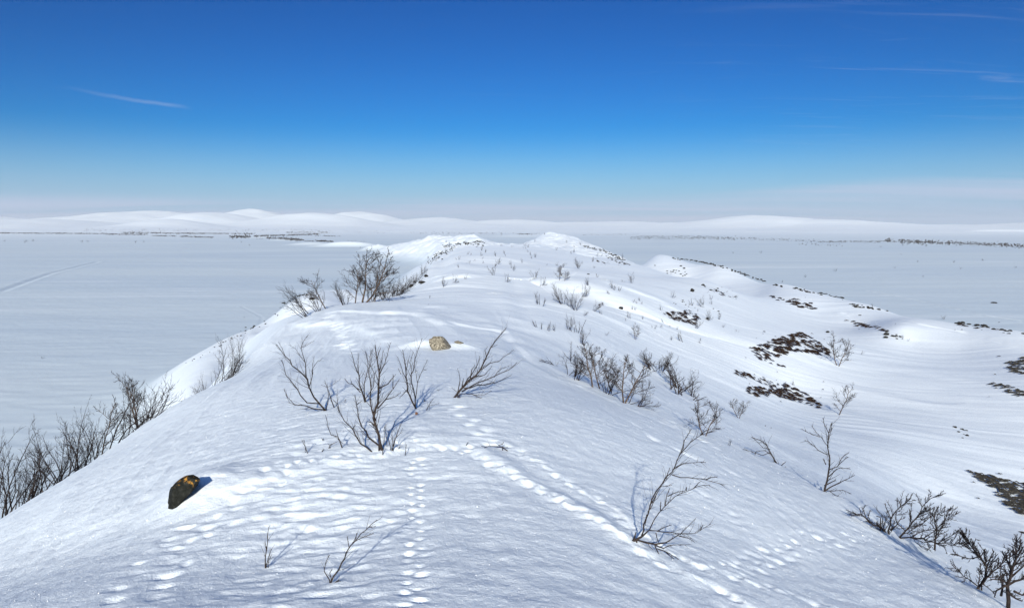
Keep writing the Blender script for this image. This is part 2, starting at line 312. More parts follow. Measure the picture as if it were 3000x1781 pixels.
def snow_h(X, Y):
    z = base_h(X, Y); r = np.hypot(X, Y)
    # ---- broad drifts on the ridge
    rid = sst(z, PLAIN+0.5, PLAIN+5)
    near = r < 720
    Xn, Yn, rn, zn, ridn = X[near], Y[near], r[near], z[near], rid[near]
    far = sst(rn, 14, 60)
    lnr = np.log(rn+1e-6)
    def band_w(k, c=10.0):           # smooth weights picking a detail size that suits the distance
        t = (lnr-math.log(c))/math.log(2.2); return np.clip(1-np.abs(t-k), 0, 1) if 0 < k < 4 else (np.clip(1-t, 0, 1) if k == 0 else np.clip(t-3, 0, 1))
    ridn0 = ridn; amp = 1-0.6*sst(Xn, 28, 40); ridn = ridn*amp; d = np.zeros(Xn.shape)
    for k in range(5):
        w_ = band_w(k)*ridn; L_ = 2.4*1.9**k
        d += w_*((0.035 if k else 0.014)*1.75**k)*fbm(Xn/L_+3*k, Yn/(L_*1.3)+k, 3, .5 if k else .35)
        if k > 0: d += w_*(0.035*1.6**k)*np.clip(1-2.2*np.abs(noise(Xn/(L_*1.1)+Yn/(L_*4)+7*k, Yn/(L_*1.5)-Xn/(L_*6))), 0, 1)
    ridn = ridn0
    # rougher, wind-carved faces on the far knolls
    kn = ridn*sst(Yn, 200, 380); d += kn*(0.75*fbm(Xn/9, Yn/13, 4, .62)+0.6*np.clip(1-2.5*np.abs(noise(Xn/10+2, Yn/16)), 0, 1))
    # ---- wind streaks: along the ridge near, across it in the valley and far off
    wv = sst(Xn, 4.5, 10)*sst(rn, 8, 16); wv = np.maximum(wv, sst(Yn, 22, 34))
    c1 = Xn+0.15*Yn+0.25*noise(Xn/5, Yn/9); a1 = Yn-0.15*Xn
    side = np.clip(sst(-Xn, 1.8, 4.0)+sst(Xn, 1.2, 3.0), 0, 1)
    for k in range(3):
        w_ = (np.clip(1-(lnr-math.log(8))/.8, 0, 1) if k == 0 else np.clip(1-np.abs((lnr-math.log(8))/.8-k), 0, 1) if k == 1 else np.clip((lnr-math.log(8))/.8-1, 0, 1))*(1-wv)
        q = 1.9**k
        d += w_*q*(0.003+0.007*side)*fbm(c1/(0.20*q), a1/(1.9*q), 3, .6)
        d += w_*q*0.021*side*np.clip(1-2.6*np.abs(noise(c1/(0.33*q)+5, a1/(2.6*q))), 0, 1)*(0.5+noise(c1/(1.1*q), a1/(2*q)))
    c2 = Yn-0.10*Xn+0.9*noise(Xn/16, Yn/16); a2 = Xn+0.10*Yn
    for k in range(4):
        t_ = (lnr-math.log(18))/.75; w_ = np.clip(1-t_, 0, 1) if k == 0 else (np.clip(t_-2, 0, 1) if k == 3 else np.clip(1-np.abs(t_-k), 0, 1))
        q = 1.9**k; w_ = w_*wv*ridn
        d += w_*q*0.008*fbm(c2/(0.38*q), a2/(5*q), 4, .6)
        d += w_*q*0.020*np.clip(1-2.4*np.abs(noise(c2/(0.75*q)+9, a2/(7*q))), 0, 1)*np.clip(0.4+noise(c2/(2.5*q)+3, a2/(6*q)+3), 0, 1)
    # ---- small hummocks and grain close by
    m2 = rn < 40
    g = np.zeros(Xn.shape); xx, yy = Xn[m2], Yn[m2]; fade = 1-sst(rn[m2], 22, 40)
    g[m2] = fade*(0.0035*noise(xx/0.5, yy/0.45)+0.006*noise(xx/0.19+4, yy/0.16)+0.0022*noise(xx/0.06, yy/0.055)+0.0010*noise(xx/0.022, yy/0.022))
    d += g
    # ---- dents and grooves
    dent = np.zeros(Xn.shape); idx = np.nonzero(rn < 60)[0]
    # bucket the points for speed
    cell = 0.5; kx = np.floor(Xn[idx]/cell).astype(int); ky = np.floor(Yn[idx]/cell).astype(int)
    key = (kx+500)*4000+(ky+500); order = np.argsort(key, kind='stable'); ks = key[order]
    for (cx, cy, ra, rc, dp, ux, uy) in DENTS:
        R0 = 3*max(ra, rc)
        for i in range(int(math.floor((cx-R0)/cell)), int(math.floor((cx+R0)/cell))+1):
            j0 = int(math.floor((cy-R0)/cell)); j1 = int(math.floor((cy+R0)/cell))
            lo = np.searchsorted(ks, (i+500)*4000+j0+500, 'left'); hi = np.searchsorted(ks, (i+500)*4000+j1+500, 'right')
            if hi <= lo: continue
            q = idx[order[lo:hi]]; ex = Xn[q]-cx; ey = Yn[q]-cy
            al = (ex*ux+ey*uy)/ra; ac = (-ex*uy+ey*ux)/rc
            rr = al*al+ac*ac
            # hollow with a soft raised far lip
            dent[q] += -dp*np.exp(-rr*1.0) + dp*0.28*np.exp(-((al-1.5)**2)*1.6-ac*ac*0.8)
    d += dent
    for (pl, hh, w, dec) in BANKS:
        pa = np.array(pl); pad = 3*dec
        m3 = (Xn > pa[:,0].min()-pad) & (Xn < pa[:,0].max()+pad) & (Yn > pa[:,1].min()-pad) & (Yn < pa[:,1].max()+pad)
        if not m3.any(): continue
        xx, yy = Xn[m3], Yn[m3]; best = np.full(xx.shape, 1e9); sg = np.zeros(xx.shape); al = np.zeros(xx.shape)
        for k, (a, b) in enumerate(zip(pa, pa[1:])):
            v = b-a; L2 = v@v; t = np.clip(((xx-a[0])*v[0]+(yy-a[1])*v[1])/L2, 0, 1)
            dd = np.hypot(xx-a[0]-t*v[0], yy-a[1]-t*v[1]); q = dd < best
            best[q] = dd[q]; sg[q] = np.sign(v[0]*(yy-a[1])-v[1]*(xx-a[0]))[q]; al[q] = ((k+t)/(len(pa)-1))[q]
        sd_ = best*sg + 0.5*w*noise(xx/(w*5), yy/(w*5))
        d[m3] += hh*np.clip(1+0.9*noise(xx/(w*6)+3, yy/(w*6)), 0.1, 2)*np.sin(np.pi*np.clip(al, .001, .999))**.6*(1/(1+np.exp(-np.clip(sd_/w*2.5, -30, 30))))*np.exp(-np.maximum(sd_, 0)/dec)*np.exp(-np.maximum(-sd_, 0)/dec)
    for (pl, w, dp, split) in GROOVES:
        pa = np.array(pl); pad = 4*w+split
        m3 = (Xn > pa[:,0].min()-pad) & (Xn < pa[:,0].max()+pad) & (Yn > pa[:,1].min()-pad) & (Yn < pa[:,1].max()+pad)
        if not m3.any(): continue
        xx, yy = Xn[m3], Yn[m3]; best = np.full(xx.shape, 1e9)
        for a, b in zip(pa, pa[1:]):
            v = b-a; t = np.clip(((xx-a[0])*v[0]+(yy-a[1])*v[1])/(v@v+1e-9), 0, 1)
            best = np.minimum(best, np.hypot(xx-a[0]-t*v[0], yy-a[1]-t*v[1]))
        wob = 1+0.4*noise(xx/(w*6), yy/(w*6))
        if split: best = np.abs(best-split)
        d[m3] += -dp*np.exp(-(best/w)**2)*wob+dp*0.4*np.exp(-((best-1.7*w)/w)**2)
    z[near] += d
    # ---- plain: low dunes, crossed by long streaks
    fl = sst(r, 30, 200)*(1-rid)
    z += fl*(0.10*fbm(X/40+Y/300, Y/14, 2)*(1-sst(r, 400, 1500)) + 0.7*fbm(X/260, Y/120+3, 3)*sst(r, 150, 900)*(1+sst(r, 800, 4000)*2.5))
    z += (1-rid)*(1-sst(r, 300, 900))*sst(r, 10, 60)*(0.05*fbm(X/8+Y/60, Y/2.2, 3))
    return z

def polar_sheet(name, th, lr, mat, hole=False):
    T = len(th); N_ = len(lr); r = np.exp(lr)
    X = np.sin(th)[:,None]*r; Y = np.cos(th)[:,None]*r; Z = snow_h(X, Y)
    co = np.stack([X, Y, Z], -1).reshape(-1, 3).astype(np.float32)
    i = np.arange(T-1)[:,None]*N_; j = np.arange(N_-1)[None,:]; a = (i+j).ravel()
    quads = np.stack([a, a+1, a+N_+1, a+N_], -1)
    if hole:
        quads_n = len(quads)
    me = bpy.data.meshes.new(name); nv, nf = len(co), len(quads)
    me.vertices.add(nv); me.vertices.foreach_set('co', co.ravel())
    me.loops.add(nf*4); me.loops.foreach_set('vertex_index', quads[:,::-1].ravel().astype(np.int32))
    me.polygons.add(nf); me.polygons.foreach_set('loop_start', np.arange(0, nf*4, 4, dtype=np.int32))
    me.polygons.foreach_set('loop_total', np.full(nf, 4, dtype=np.int32)); me.polygons.foreach_set('use_smooth', np.ones(nf, dtype=bool))
    me.update(calc_edges=True); me.materials.append(mat)
    if me.polygons[0].normal.z < 0: me.flip_normals()
    o = bpy.data.objects.new(name, me); COL.objects.link(o); o['kind'] = 'structure'
    return Z

# ------------------------------------------------------------------ materials
def mat(name):
    m = bpy.data.materials.new(name); m.use_nodes = True; nt = m.node_tree
    return m, nt, nt.nodes['Principled BSDF']
def setc(b, c): b.inputs['Base Color'].default_value = (*c, 1)
def ramp(nt, sock, stops):
    r = nt.nodes.new('ShaderNodeValToRGB'); e = r.color_ramp.elements
    while len(e) < len(stops): e.new(0.5)
    for k, (p, c) in enumerate(stops): e[k].position = p; e[k].color = (*c, 1)
    nt.links.new(sock, r.inputs[0]); return r.outputs[0]
def tex(nt, kind, scale, detail=4, rough=.5, vec=None, dist=0):
    t = nt.nodes.new('ShaderNodeTex'+kind); t.inputs['Scale'].default_value = scale
    if kind == 'Noise':
        t.inputs['Detail'].default_value = detail; t.inputs['Roughness'].default_value = rough; t.inputs['Distortion'].default_value = dist
    if vec is None:
        tc = nt.nodes.new('ShaderNodeTexCoord'); vec = tc.outputs['Object']
    nt.links.new(vec, t.inputs['Vector']); return t
def bump(nt, b, hs, strength, dist, prev=None):
    bp = nt.nodes.new('ShaderNodeBump'); bp.inputs['Strength'].default_value = strength; bp.inputs['Distance'].default_value = dist
    nt.links.new(hs, bp.inputs['Height'])
    if prev is not None: nt.links.new(prev, bp.inputs['Normal'])
    nt.links.new(bp.outputs[0], b.inputs['Normal']); return bp.outputs[0]

def snow_material():
    m, nt, b = mat('snow'); L = nt.links.new
    b.inputs['Roughness'].default_value = 0.55; b.inputs['Specular IOR Level'].default_value = 0.25
    tc = nt.nodes.new('ShaderNodeTexCoord')
    mp = nt.nodes.new('ShaderNodeMapping'); mp.inputs['Scale'].default_value = (0.0035, 0.02, 0.01); L(tc.outputs['Object'], mp.inputs[0])
    big = tex(nt, 'Noise', 1.0, 6, .6, mp.outputs[0])
    c1 = ramp(nt, big.outputs[0], [(0.38, (.765,.84,.925)), (0.62, (.845,.905,.96))])
    sp = nt.nodes.new('ShaderNodeSeparateXYZ'); L(tc.outputs['Object'], sp.inputs[0])
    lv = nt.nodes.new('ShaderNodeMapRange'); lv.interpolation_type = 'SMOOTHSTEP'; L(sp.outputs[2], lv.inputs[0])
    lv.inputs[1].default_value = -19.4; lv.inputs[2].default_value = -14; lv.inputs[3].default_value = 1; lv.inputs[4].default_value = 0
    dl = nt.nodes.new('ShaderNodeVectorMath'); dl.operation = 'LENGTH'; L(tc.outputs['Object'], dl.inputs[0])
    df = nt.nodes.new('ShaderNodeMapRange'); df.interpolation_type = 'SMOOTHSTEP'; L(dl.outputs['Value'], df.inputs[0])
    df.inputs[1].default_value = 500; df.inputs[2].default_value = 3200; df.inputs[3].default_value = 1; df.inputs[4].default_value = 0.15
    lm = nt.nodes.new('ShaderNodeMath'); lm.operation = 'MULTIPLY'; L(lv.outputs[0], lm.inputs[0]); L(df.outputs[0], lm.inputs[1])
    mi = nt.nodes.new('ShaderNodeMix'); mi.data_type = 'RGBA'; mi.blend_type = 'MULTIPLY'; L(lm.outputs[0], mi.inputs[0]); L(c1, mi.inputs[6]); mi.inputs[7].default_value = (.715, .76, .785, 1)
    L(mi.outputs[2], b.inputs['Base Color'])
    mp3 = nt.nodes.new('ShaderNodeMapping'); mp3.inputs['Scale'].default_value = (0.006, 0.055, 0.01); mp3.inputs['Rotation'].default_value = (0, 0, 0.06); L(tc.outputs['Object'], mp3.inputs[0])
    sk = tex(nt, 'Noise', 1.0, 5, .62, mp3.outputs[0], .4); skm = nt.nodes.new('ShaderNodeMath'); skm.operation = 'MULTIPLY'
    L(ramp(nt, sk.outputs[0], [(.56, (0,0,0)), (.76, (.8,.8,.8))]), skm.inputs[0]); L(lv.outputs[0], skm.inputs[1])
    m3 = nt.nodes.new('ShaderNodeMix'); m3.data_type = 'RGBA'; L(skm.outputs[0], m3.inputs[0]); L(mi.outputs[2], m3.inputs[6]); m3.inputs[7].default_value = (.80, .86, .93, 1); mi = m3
    gr = tex(nt, 'Noise', 38, 4, .75)
    gm = nt.nodes.new('ShaderNodeMix'); gm.data_type = 'RGBA'; gm.blend_type = 'MULTIPLY'; gm.inputs[0].default_value = 1
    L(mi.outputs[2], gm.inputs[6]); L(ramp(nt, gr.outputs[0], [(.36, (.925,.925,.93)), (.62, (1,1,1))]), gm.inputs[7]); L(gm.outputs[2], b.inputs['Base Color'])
    fine = tex(nt, 'Noise', 95, 3, .7); n1 = bump(nt, b, fine.outputs[0], 0.8, 0.008)
    mid = tex(nt, 'Noise', 22, 3, .6); n2 = bump(nt, b, mid.outputs[0], 0.35, 0.02, n1)
    mp2 = nt.nodes.new('ShaderNodeMapping'); mp2.inputs['Scale'].default_value = (0.25, 1.3, 0.5); mp2.inputs['Rotation'].default_value = (0, 0, 0.12); L(tc.outputs['Object'], mp2.inputs[0])
    st = tex(nt, 'Noise', 1.0, 5, .65, mp2.outputs[0]); n3 = bump(nt, b, st.outputs[0], 0.11, 0.10, n2)
    return m
SNOW = snow_material()

def bark_material(name, dark, light):
    m, nt, b = mat(name); t = tex(nt, 'Noise', 30, 5, .6)
    nt.links.new(ramp(nt, t.outputs[0], [(.35, dark), (.7, light)]), b.inputs['Base Color'])
    b.inputs['Roughness'].default_value = 0.8; b.inputs['Specular IOR Level'].default_value = 0.15; bump(nt, b, t.outputs[0], 0.6, 0.004); return m
BARK = bark_material('dark_bark', (.012,.009,.009), (.045,.035,.032))
BIRCH = bark_material('birch_bark', (.03,.02,.018), (.13,.10,.08))
TWIG = bark_material('twig_bark', (.010,.008,.009), (.032,.025,.025))

def rock_material(name, stops, lichen=None, lith=(.62,.68), scale=14, top=False):
    m, nt, b = mat(name); L = nt.links.new
    t = tex(nt, 'Noise', scale, 9, .68); col = ramp(nt, t.outputs[0], stops)
    if lichen:
        t2 = tex(nt, 'Noise', 17 if top else 5.5, 7, .68); mk = ramp(nt, t2.outputs[0], [(lith[0], (0,0,0)), (lith[1], (1,1,1))])
        if top:
            tc = nt.nodes.new('ShaderNodeTexCoord'); sp = nt.nodes.new('ShaderNodeSeparateXYZ'); L(tc.outputs['Generated'], sp.inputs[0])
            tm = nt.nodes.new('ShaderNodeMath'); tm.operation = 'MULTIPLY'; L(mk, tm.inputs[0]); L(ramp(nt, sp.outputs[2], [(.76, (0,0,0)), (.86, (1,1,1))]), tm.inputs[1]); mk = tm.outputs[0]
        mix = nt.nodes.new('ShaderNodeMix'); mix.data_type = 'RGBA'; L(mk, mix.inputs[0]); L(col, mix.inputs[6]); mix.inputs[7].default_value = (*lichen, 1); col = mix.outputs[2]
    L(col, b.inputs['Base Color']); b.inputs['Roughness'].default_value = 0.85
    b.inputs['Specular IOR Level'].default_value = 0.08; bump(nt, b, t.outputs[0], 0.8, 0.02); return m
ROCK_DARK = rock_material('dark_lichen_stone', [(.35,(.006,.007,.006)),(.6,(.020,.021,.019)),(.75,(.07,.07,.06))], (.30,.15,.03), (.53,.59), 26, True)
ROCK_PALE = rock_material('speckled_granite', [(.38,(.07,.06,.048)),(.50,(.20,.18,.14)),(.62,(.44,.40,.33))], (.07,.062,.05), (.52,.60), 9)
ROCK_GREY = rock_material('grey_stone', [(.35,(.008,.008,.008)),(.55,(.026,.025,.024)),(.75,(.10,.095,.088))], (.085,.08,.068), (.64,.72), 9)
HEATH = rock_material('heath_mat', [(.3,(.005,.003,.003)),(.55,(.016,.010,.008)),(.75,(.06,.042,.03))], (.11,.085,.06), (.68,.74), 6)
SCRUB = bark_material('distant_scrub', (.028,.026,.028), (.06,.055,.055))

# ------------------------------------------------------------------ the ground
fine = np.radians(np.linspace(-37.5, 37.5, 1290))
outer = np.radians(np.concatenate([np.arange(-180, -37.6, 1.5), []])); outer2 = -outer[::-1]
TH = np.concatenate([outer, fine, outer2])
def lrange(a, b, s): return np.arange(math.log(a), math.log(b), s)
LR = np.concatenate([lrange(0.15, 2.9, 0.06), lrange(2.9, 60, 0.0036), lrange(60, 420, 0.006), lrange(420, 3800, 0.0065), [math.log(3800)]])
LR2 = np.linspace(math.log(3800), math.log(28000), 200)
Zg = polar_sheet('ground', TH, LR, SNOW)
LOOK['lr'], LOOK['th'], LOOK['G'] = LR, fine, Zg[len(outer):len(outer)+len(fine)]
polar_sheet('hills', TH, LR2, SNOW)
#@@OBJECTS
# ------------------------------------------------------------------ helpers for things
def tagp(o, label=None, cat=None, group=None, kind=None):
    for k, v in (('label', label), ('category', cat), ('group', group), ('kind', kind)):
        if v: o[k] = v
    return o
class MB:
    def __init__(s): s.v = []; s.f = []
    def tube(s, pts, rads, n=5):
        """tapered tube through pts, closed at both ends"""
        base = len(s.v); m = len(pts); prev = None
        for i, p in enumerate(pts):
            a = pts[max(i-1, 0)]; b = pts[min(i+1, m-1)]; t = (b-a)
            t = t.normalized() if t.length > 1e-9 else Vector((0,0,1))
            if prev is None: u = t.orthogonal().normalized()
            else:
                u = prev-t*prev.dot(t); u = u.normalized() if u.length > 1e-6 else t.orthogonal().normalized()
            prev = u; w = t.cross(u)
            for k in range(n):
                an = 2*math.pi*k/n; s.v.append(p+(u*math.cos(an)+w*math.sin(an))*rads[i])
        for i in range(m-1):
            for k in range(n):
                a = base+i*n+k; b = base+i*n+(k+1)%n; s.f.append((a, b, b+n, a+n))
        s.f.append(tuple(base+k for k in range(n))[::-1]); s.f.append(tuple(base+(m-1)*n+k for k in range(n)))
    def mesh(s, name, m, smooth=True):
        me = bpy.data.meshes.new(name); me.from_pydata([tuple(v) for v in s.v], [], s.f); me.materials.append(m)
        if smooth: me.polygons.foreach_set('use_smooth', [True]*len(me.polygons))
        return me
def link(name, me, parent=None, loc=(0,0,0)):
    o = bpy.data.objects.new(name, me); COL.objects.link(o); o.location = loc
    if parent is not None: o.parent = parent
    return o

def wiggle(rg, start, d, length, nseg, curl, up):
    p = start.copy(); out = [p.copy()]; d = d.normalized()
    for i in range(nseg):
        d = (d + Vector((rg.gauss(0, curl), rg.gauss(0, curl), rg.gauss(0, curl)+up))).normalized()
        p = p+d*(length/nseg); out.append(p.copy())
    return out
def point_on(pl, t):
    k = t*(len(pl)-1); i = min(int(k), len(pl)-2); q = k-i
    return pl[i].lerp(pl[i+1], q), (pl[i+1]-pl[i]).normalized()
def sprout(rg, mb, pl, r0, depth, dens, lenf, nside, up=0.12, spread=0.75, minr=0.0, frm=0.25, side_vec=None):
    """side shoots along a branch, each with its own shoots"""
    L = sum((b-a).length for a, b in zip(pl, pl[1:]))
    cnt = max(1, int(dens*(1+rg.random()*.4)))
    for k in range(cnt):
        t = frm+(0.98-frm)*((k+rg.random()*.9)/cnt); t = min(t, .98)
        p, d = point_on(pl, t)
        ax = d.orthogonal().normalized(); ax.rotate(Matrix.Rotation(rg.uniform(0, 2*math.pi), 3, d))
        nd = (d*(1.0)+ax*math.tan(rg.uniform(.45, spread+.25))).normalized()
        ln = L*lenf*rg.uniform(.5, 1.15)*(1-0.45*t)
        r = max(r0*(1-0.75*t)*0.55, minr)
        q = wiggle(rg, p, nd, ln, 4 if depth > 1 else 3, .16, up)
        mb.tube(q, [r*(1-.65*i/(len(q)-1)) for i in range(len(q))], nside)
        if depth > 1: sprout(rg, mb, q, r, depth-1, dens*.62, lenf*.95, 3, up, spread, minr, .2)

# normalised (height about 1) plants: a list of (stem, twigs) meshes
def proto(kind, seed):
    rg = random.Random(seed*13+5); out = []
    if kind == 'tree':      # low birch: one or two trunks with a round crown
        nt = rg.choice([1, 2, 2])
        for k in range(nt):
            st = MB(); tw = MB()
            d = Vector((rg.uniform(-.25, .25)+(.22*(k*2-1) if nt > 1 else 0), rg.uniform(-.25, .25), 1))
            tr = wiggle(rg, Vector((0, 0, -.06)), d, rg.uniform(.72, .92), 7, .10, .05); r = .013
            st.tube(tr, [r*(1-.75*i/7) for i in range(8)], 6)
            for j in range(11):
                t = .22+.76*(j+rg.random()*.6)/11; p, dd = point_on(tr, min(t, .98)); a = rg.uniform(0, 6.28)
                nd = Vector((math.cos(a)*.9, math.sin(a)*.9, rg.uniform(.35, 1.0)))
                br = wiggle(rg, p, nd, rg.uniform(.28, .5)*(1.15-.6*t), 5, .17, .10)
                st.tube(br, [r*.42*(1-.7*i/5) for i in range(6)], 4)
                sprout(rg, tw, br, r*.36, 2, 7, .58, 3, .10, .8, .0026)
            out.append((st, tw))
        return out
    n, lo, hi, r, dep, dens, mr = {'shrub': (rg.randint(6, 8), .6, 1.05, .012, 2, 8, .0023), 'willow': (rg.randint(6, 8), .55, 1.2, .012, 2, 10, .0024), 'sprig': (rg.randint(3, 5), .5, 1.1, .022, 1, 6, .007)}[kind]
    for k in range(n):
        st = MB(); tw = MB(); a = rg.uniform(0, 6.28)
        if kind == 'shrub': l = rg.uniform(.1, .8); b0 = Vector((math.cos(a)*.06, math.sin(a)*.06, -.05)); d = Vector((math.cos(a)*l, math.sin(a)*l, 1))
        elif kind == 'willow': b0 = Vector((rg.uniform(-.2, .2), rg.uniform(-.08, .08), -.05)); d = Vector((rg.uniform(.0, 1.0), rg.uniform(-.45, .45), rg.uniform(.7, 1.1)))
        else: b0 = Vector((rg.uniform(-.3, .3), rg.uniform(-.2, .2), -.08)); d = Vector((rg.uniform(-.5, .6), rg.uniform(-.4, .4), 1))
        tr = wiggle(rg, b0, d, rg.uniform(lo, hi), 7, .14, .05)
        st.tube(tr, [r*rg.uniform(.8, 1.1)*(1-.75*i/7) for i in range(8)], 5)
        sprout(rg, tw, tr, r*.8, dep, dens, .46, 3, .10, .65, mr)
        out.append((st, tw))
    return out
PROTO = {}
def get_proto(kind, seed, one):
    k = (kind, seed, one)
    if k not in PROTO:
        lst = proto(kind, seed); bark = BIRCH if kind == 'tree' else BARK
        if one:
            m = MB()
            for st, tw in lst:
                for q in (st, tw):
                    n0 = len(m.v); m.v += q.v; m.f += [tuple(i+n0 for i in f) for f in q.f]
            PROTO[k] = m.mesh(kind+'_branches', TWIG)
        else: PROTO[k] = [(st.mesh('stem', bark), tw.mesh('twig_sprays', TWIG)) for st, tw in lst]
    return PROTO[k]
rp = random.Random(11)
def plant(x, y, hpx, kind='shrub', Y=None, lean=0.0, seed=None, label=None, group=None, wide=1.0, name=None, cat=None):
    p = ground(x, y) if Y is None else behind(x, Y, y)
    if Y is None: p.z = float(snow_pt(p.x, p.y))
    h = hpx/F*p.length
    seed = rp.randint(0, 3) if seed is None else seed
    tree = kind == 'tree'
    nm = name or ('birch_tree' if tree else 'willow_shrub')
    if hpx >= 24:
        o = link(nm, None)
        for st, tw in get_proto(kind, seed, False):
            b = link('trunk' if tree else 'stem', st, o); link('crown' if tree else 'twig_sprays', tw, b)
    else:
        o = link(nm, get_proto(kind, seed, True))
    o.location = (p.x, p.y, p.z-0.02*h)
    rz = rp.uniform(-.5, .5) if kind == 'willow' else rp.uniform(0, 6.28)
    o.rotation_euler = (Matrix.Rotation(lean, 3, 'Y') @ Matrix.Rotation(rz, 3, 'Z')).to_euler()
    o.scale = (h*wide, h*wide, h)
    return tagp(o, label, cat or ('tree' if tree else 'shrub'), group)
def snow_pt(X, Y): return hgt(X, Y)

# ------------------------------------------------------------------ foreground willows: branch lines with their own depth
def traced(name, label, base, Yd, branches, rbase, conv, cat='shrub', twig=1.0, seed=1, group=None, depth=.5, minr=.0016, dens=1.0, tdepth=1):
    """branches: lists of points; each starts on an earlier one. Every branch swings away from the picture plane by its own amount."""
    rg = random.Random(seed)
    bx, by = conv(*base)
    if Yd is None:
        g = ground(bx, by); g.z = snow_pt(g.x, g.y)
    else: g = behind(bx, Yd, by)
    root = link(name, None, None, g); tagp(root, label, cat, group)
    D0 = g.y; placed = []     # (px, py, depth)
    d0 = px_dir(bx, by)
    for bi, br in enumerate(branches):
        P2 = [conv(*q) for q in br]; r0 = rbase
        if bi == 0 or not placed: dd = 0.0; rr = rbase*.85
        else:
            q = min(placed, key=lambda t: (t[0]-P2[0][0])**2+(t[1]-P2[0][1])**2)
            if math.hypot(q[0]-P2[0][0], q[1]-P2[0][1]) < 16: dd = q[2]; rr = max(q[3]*.72, rbase*.28)
            else: dd = rg.uniform(-.04, .08); rr = rbase*.6
        slope = rg.uniform(-depth, depth); pl = []; rads = []
        # resample with small kinks
        S = []
        for a, b in zip(P2, P2[1:]):
            n_ = max(1, int(math.hypot(b[0]-a[0], b[1]-a[1])/14))
            for k in range(n_): S.append((a[0]+(b[0]-a[0])*k/n_, a[1]+(b[1]-a[1])*k/n_))
        S.append(P2[-1])
        acc = 0
        for k, q in enumerate(S):
            if k: acc += math.hypot(q[0]-S[k-1][0], q[1]-S[k-1][1])
            yy = D0+dd+slope*acc/F*D0
            kx, ky = (rg.gauss(0, 1.3), rg.gauss(0, 1.3)) if 0 < k < len(S)-1 else (0, 0)
            v = px_dir(q[0]+kx, q[1]+ky); w = v*(yy/v.y)-g
            pl.append(w); t = k/max(1, len(S)-1); r = max(rr*(1-.72*t), minr); rads.append(r)
            placed.append((q[0], q[1], yy-D0, r))
        if bi == 0 or math.hypot(P2[0][0]-bx, P2[0][1]-by) < 20:
            pl.insert(0, pl[0]-Vector((0, 0, .08))); rads.insert(0, rads[0]*1.05)
        m = MB(); m.tube(pl, rads, 6)
        b = link('stem', m.mesh('stem', BARK), root)
        tm = MB(); Lp = acc/60
        sprout(rg, tm, pl[1:] if len(pl) > 4 else pl, rads[len(rads)//3]*.8, tdepth, max(4, Lp*6.0*twig), (.30/(acc/150)+.06) if acc > 150 else .34, 4, .10, .60, minr*.9, .16*dens)
        link('twig_sprays', tm.mesh('twig_sprays', TWIG), b)
    return root
c2 = lambda x, y: (583.3+x*.4947, 750+y*.4947)
c3 = lambda x, y: (1250+x*.4946, 750+y*.4946)
c4 = lambda x, y: (1833.3+x*.4946, 750+y*.4946)
traced('willow_shrub', 'spreading dark willow with wide fan of branches, leftmost behind the trampled snow', (430,510), None, [
 [(430,512),(400,480),(365,440),(345,395),(340,350),(310,325),(265,285),(228,240),(185,182)],
 [(345,395),(335,340),(325,270),(305,200),(318,165),(340,138)],[(325,270),(280,205),(245,185)],[(345,400),(365,310),(385,270),(408,258)],[(365,330),(362,290),(372,240)],
 [(420,505),(370,500),(330,492),(275,478),(240,440),(222,400)],[(395,475),(340,470),(305,435),(270,370),(235,330),(210,258)],[(430,500),(442,440),(435,385)],[(270,478),(250,470),(230,430)],[(228,240),(210,200),(195,172)],[(305,200),(330,190),(372,165)]],
 .0125, c2, seed=2)
traced('willow_sapling', 'short forked dark stem just right of the leftmost spreading willow', (470,495), None, [
 [(470,495),(450,430),(435,395),(422,360)],[(435,395),(470,375),(500,355)],[(435,395),(405,382)]], .008, c2, seed=3)
traced('willow_shrub', 'upright twiggy willow standing behind the tall central willow', (622,468), None, [
 [(622,468),(605,410),(592,340),(570,280),(555,222)],[(622,460),(618,380),(640,300),(630,230),(622,215)],[(600,420),(560,382),(535,375),(520,350)],[(625,450),(655,400),(672,350),(650,290),(660,205)],[(592,340),(582,300),(588,222)],[(640,300),(668,270),(680,240)],[(605,410),(575,400),(548,350)]],
 .0115, c2, seed=4)
traced('willow_shrub', 'tallest central willow with curved grey-brown stems rising from the trampled hollow', (705,705), None, [
 [(708,708),(695,670),(680,600),(670,545),(684,470),(690,400),(690,330),(680,260),(672,185)],
 [(690,340),(715,280),(735,230),(748,175)],[(690,400),(735,375),(775,330)],[(676,560),(652,500),(650,450),(656,400),(640,320),(655,210)],
 [(692,682),(640,640),(605,590),(588,540),(582,480),(572,430)],[(684,500),(725,455),(760,400),(792,355)],[(760,400),(765,360),(762,335)],[(582,480),(605,462)],[(690,330),(706,260),(712,210)],[(680,260),(690,225),(700,200)],[(676,590),(655,570),(632,562)],[(725,455),(770,440),(800,420)]],
 .0155, c2, seed=5, dens=.9)
traced('willow_sapling', 'long thin bent rod arching left beside the tall central willow', (655,712), None, [
 [(655,712),(600,672),(575,630),(560,600),(520,562),(496,520),(490,470),(483,430)],[(560,600),(575,580)],[(496,520),(480,480)]], .0085, c2, seed=6)
traced('willow_sapling', 'tight cluster of straight twigs right of the tall central willow foot', (755,705), None, [
 [(755,707),(768,650),(790,600),(808,560)],[(760,670),(752,610),(770,560)],[(720,717),(714,650),(718,588)],[(730,690),(722,640),(725,575)],[(748,690),(735,640),(742,600)],[(768,650),(800,620),(808,595)]], .0065, c2, seed=7)
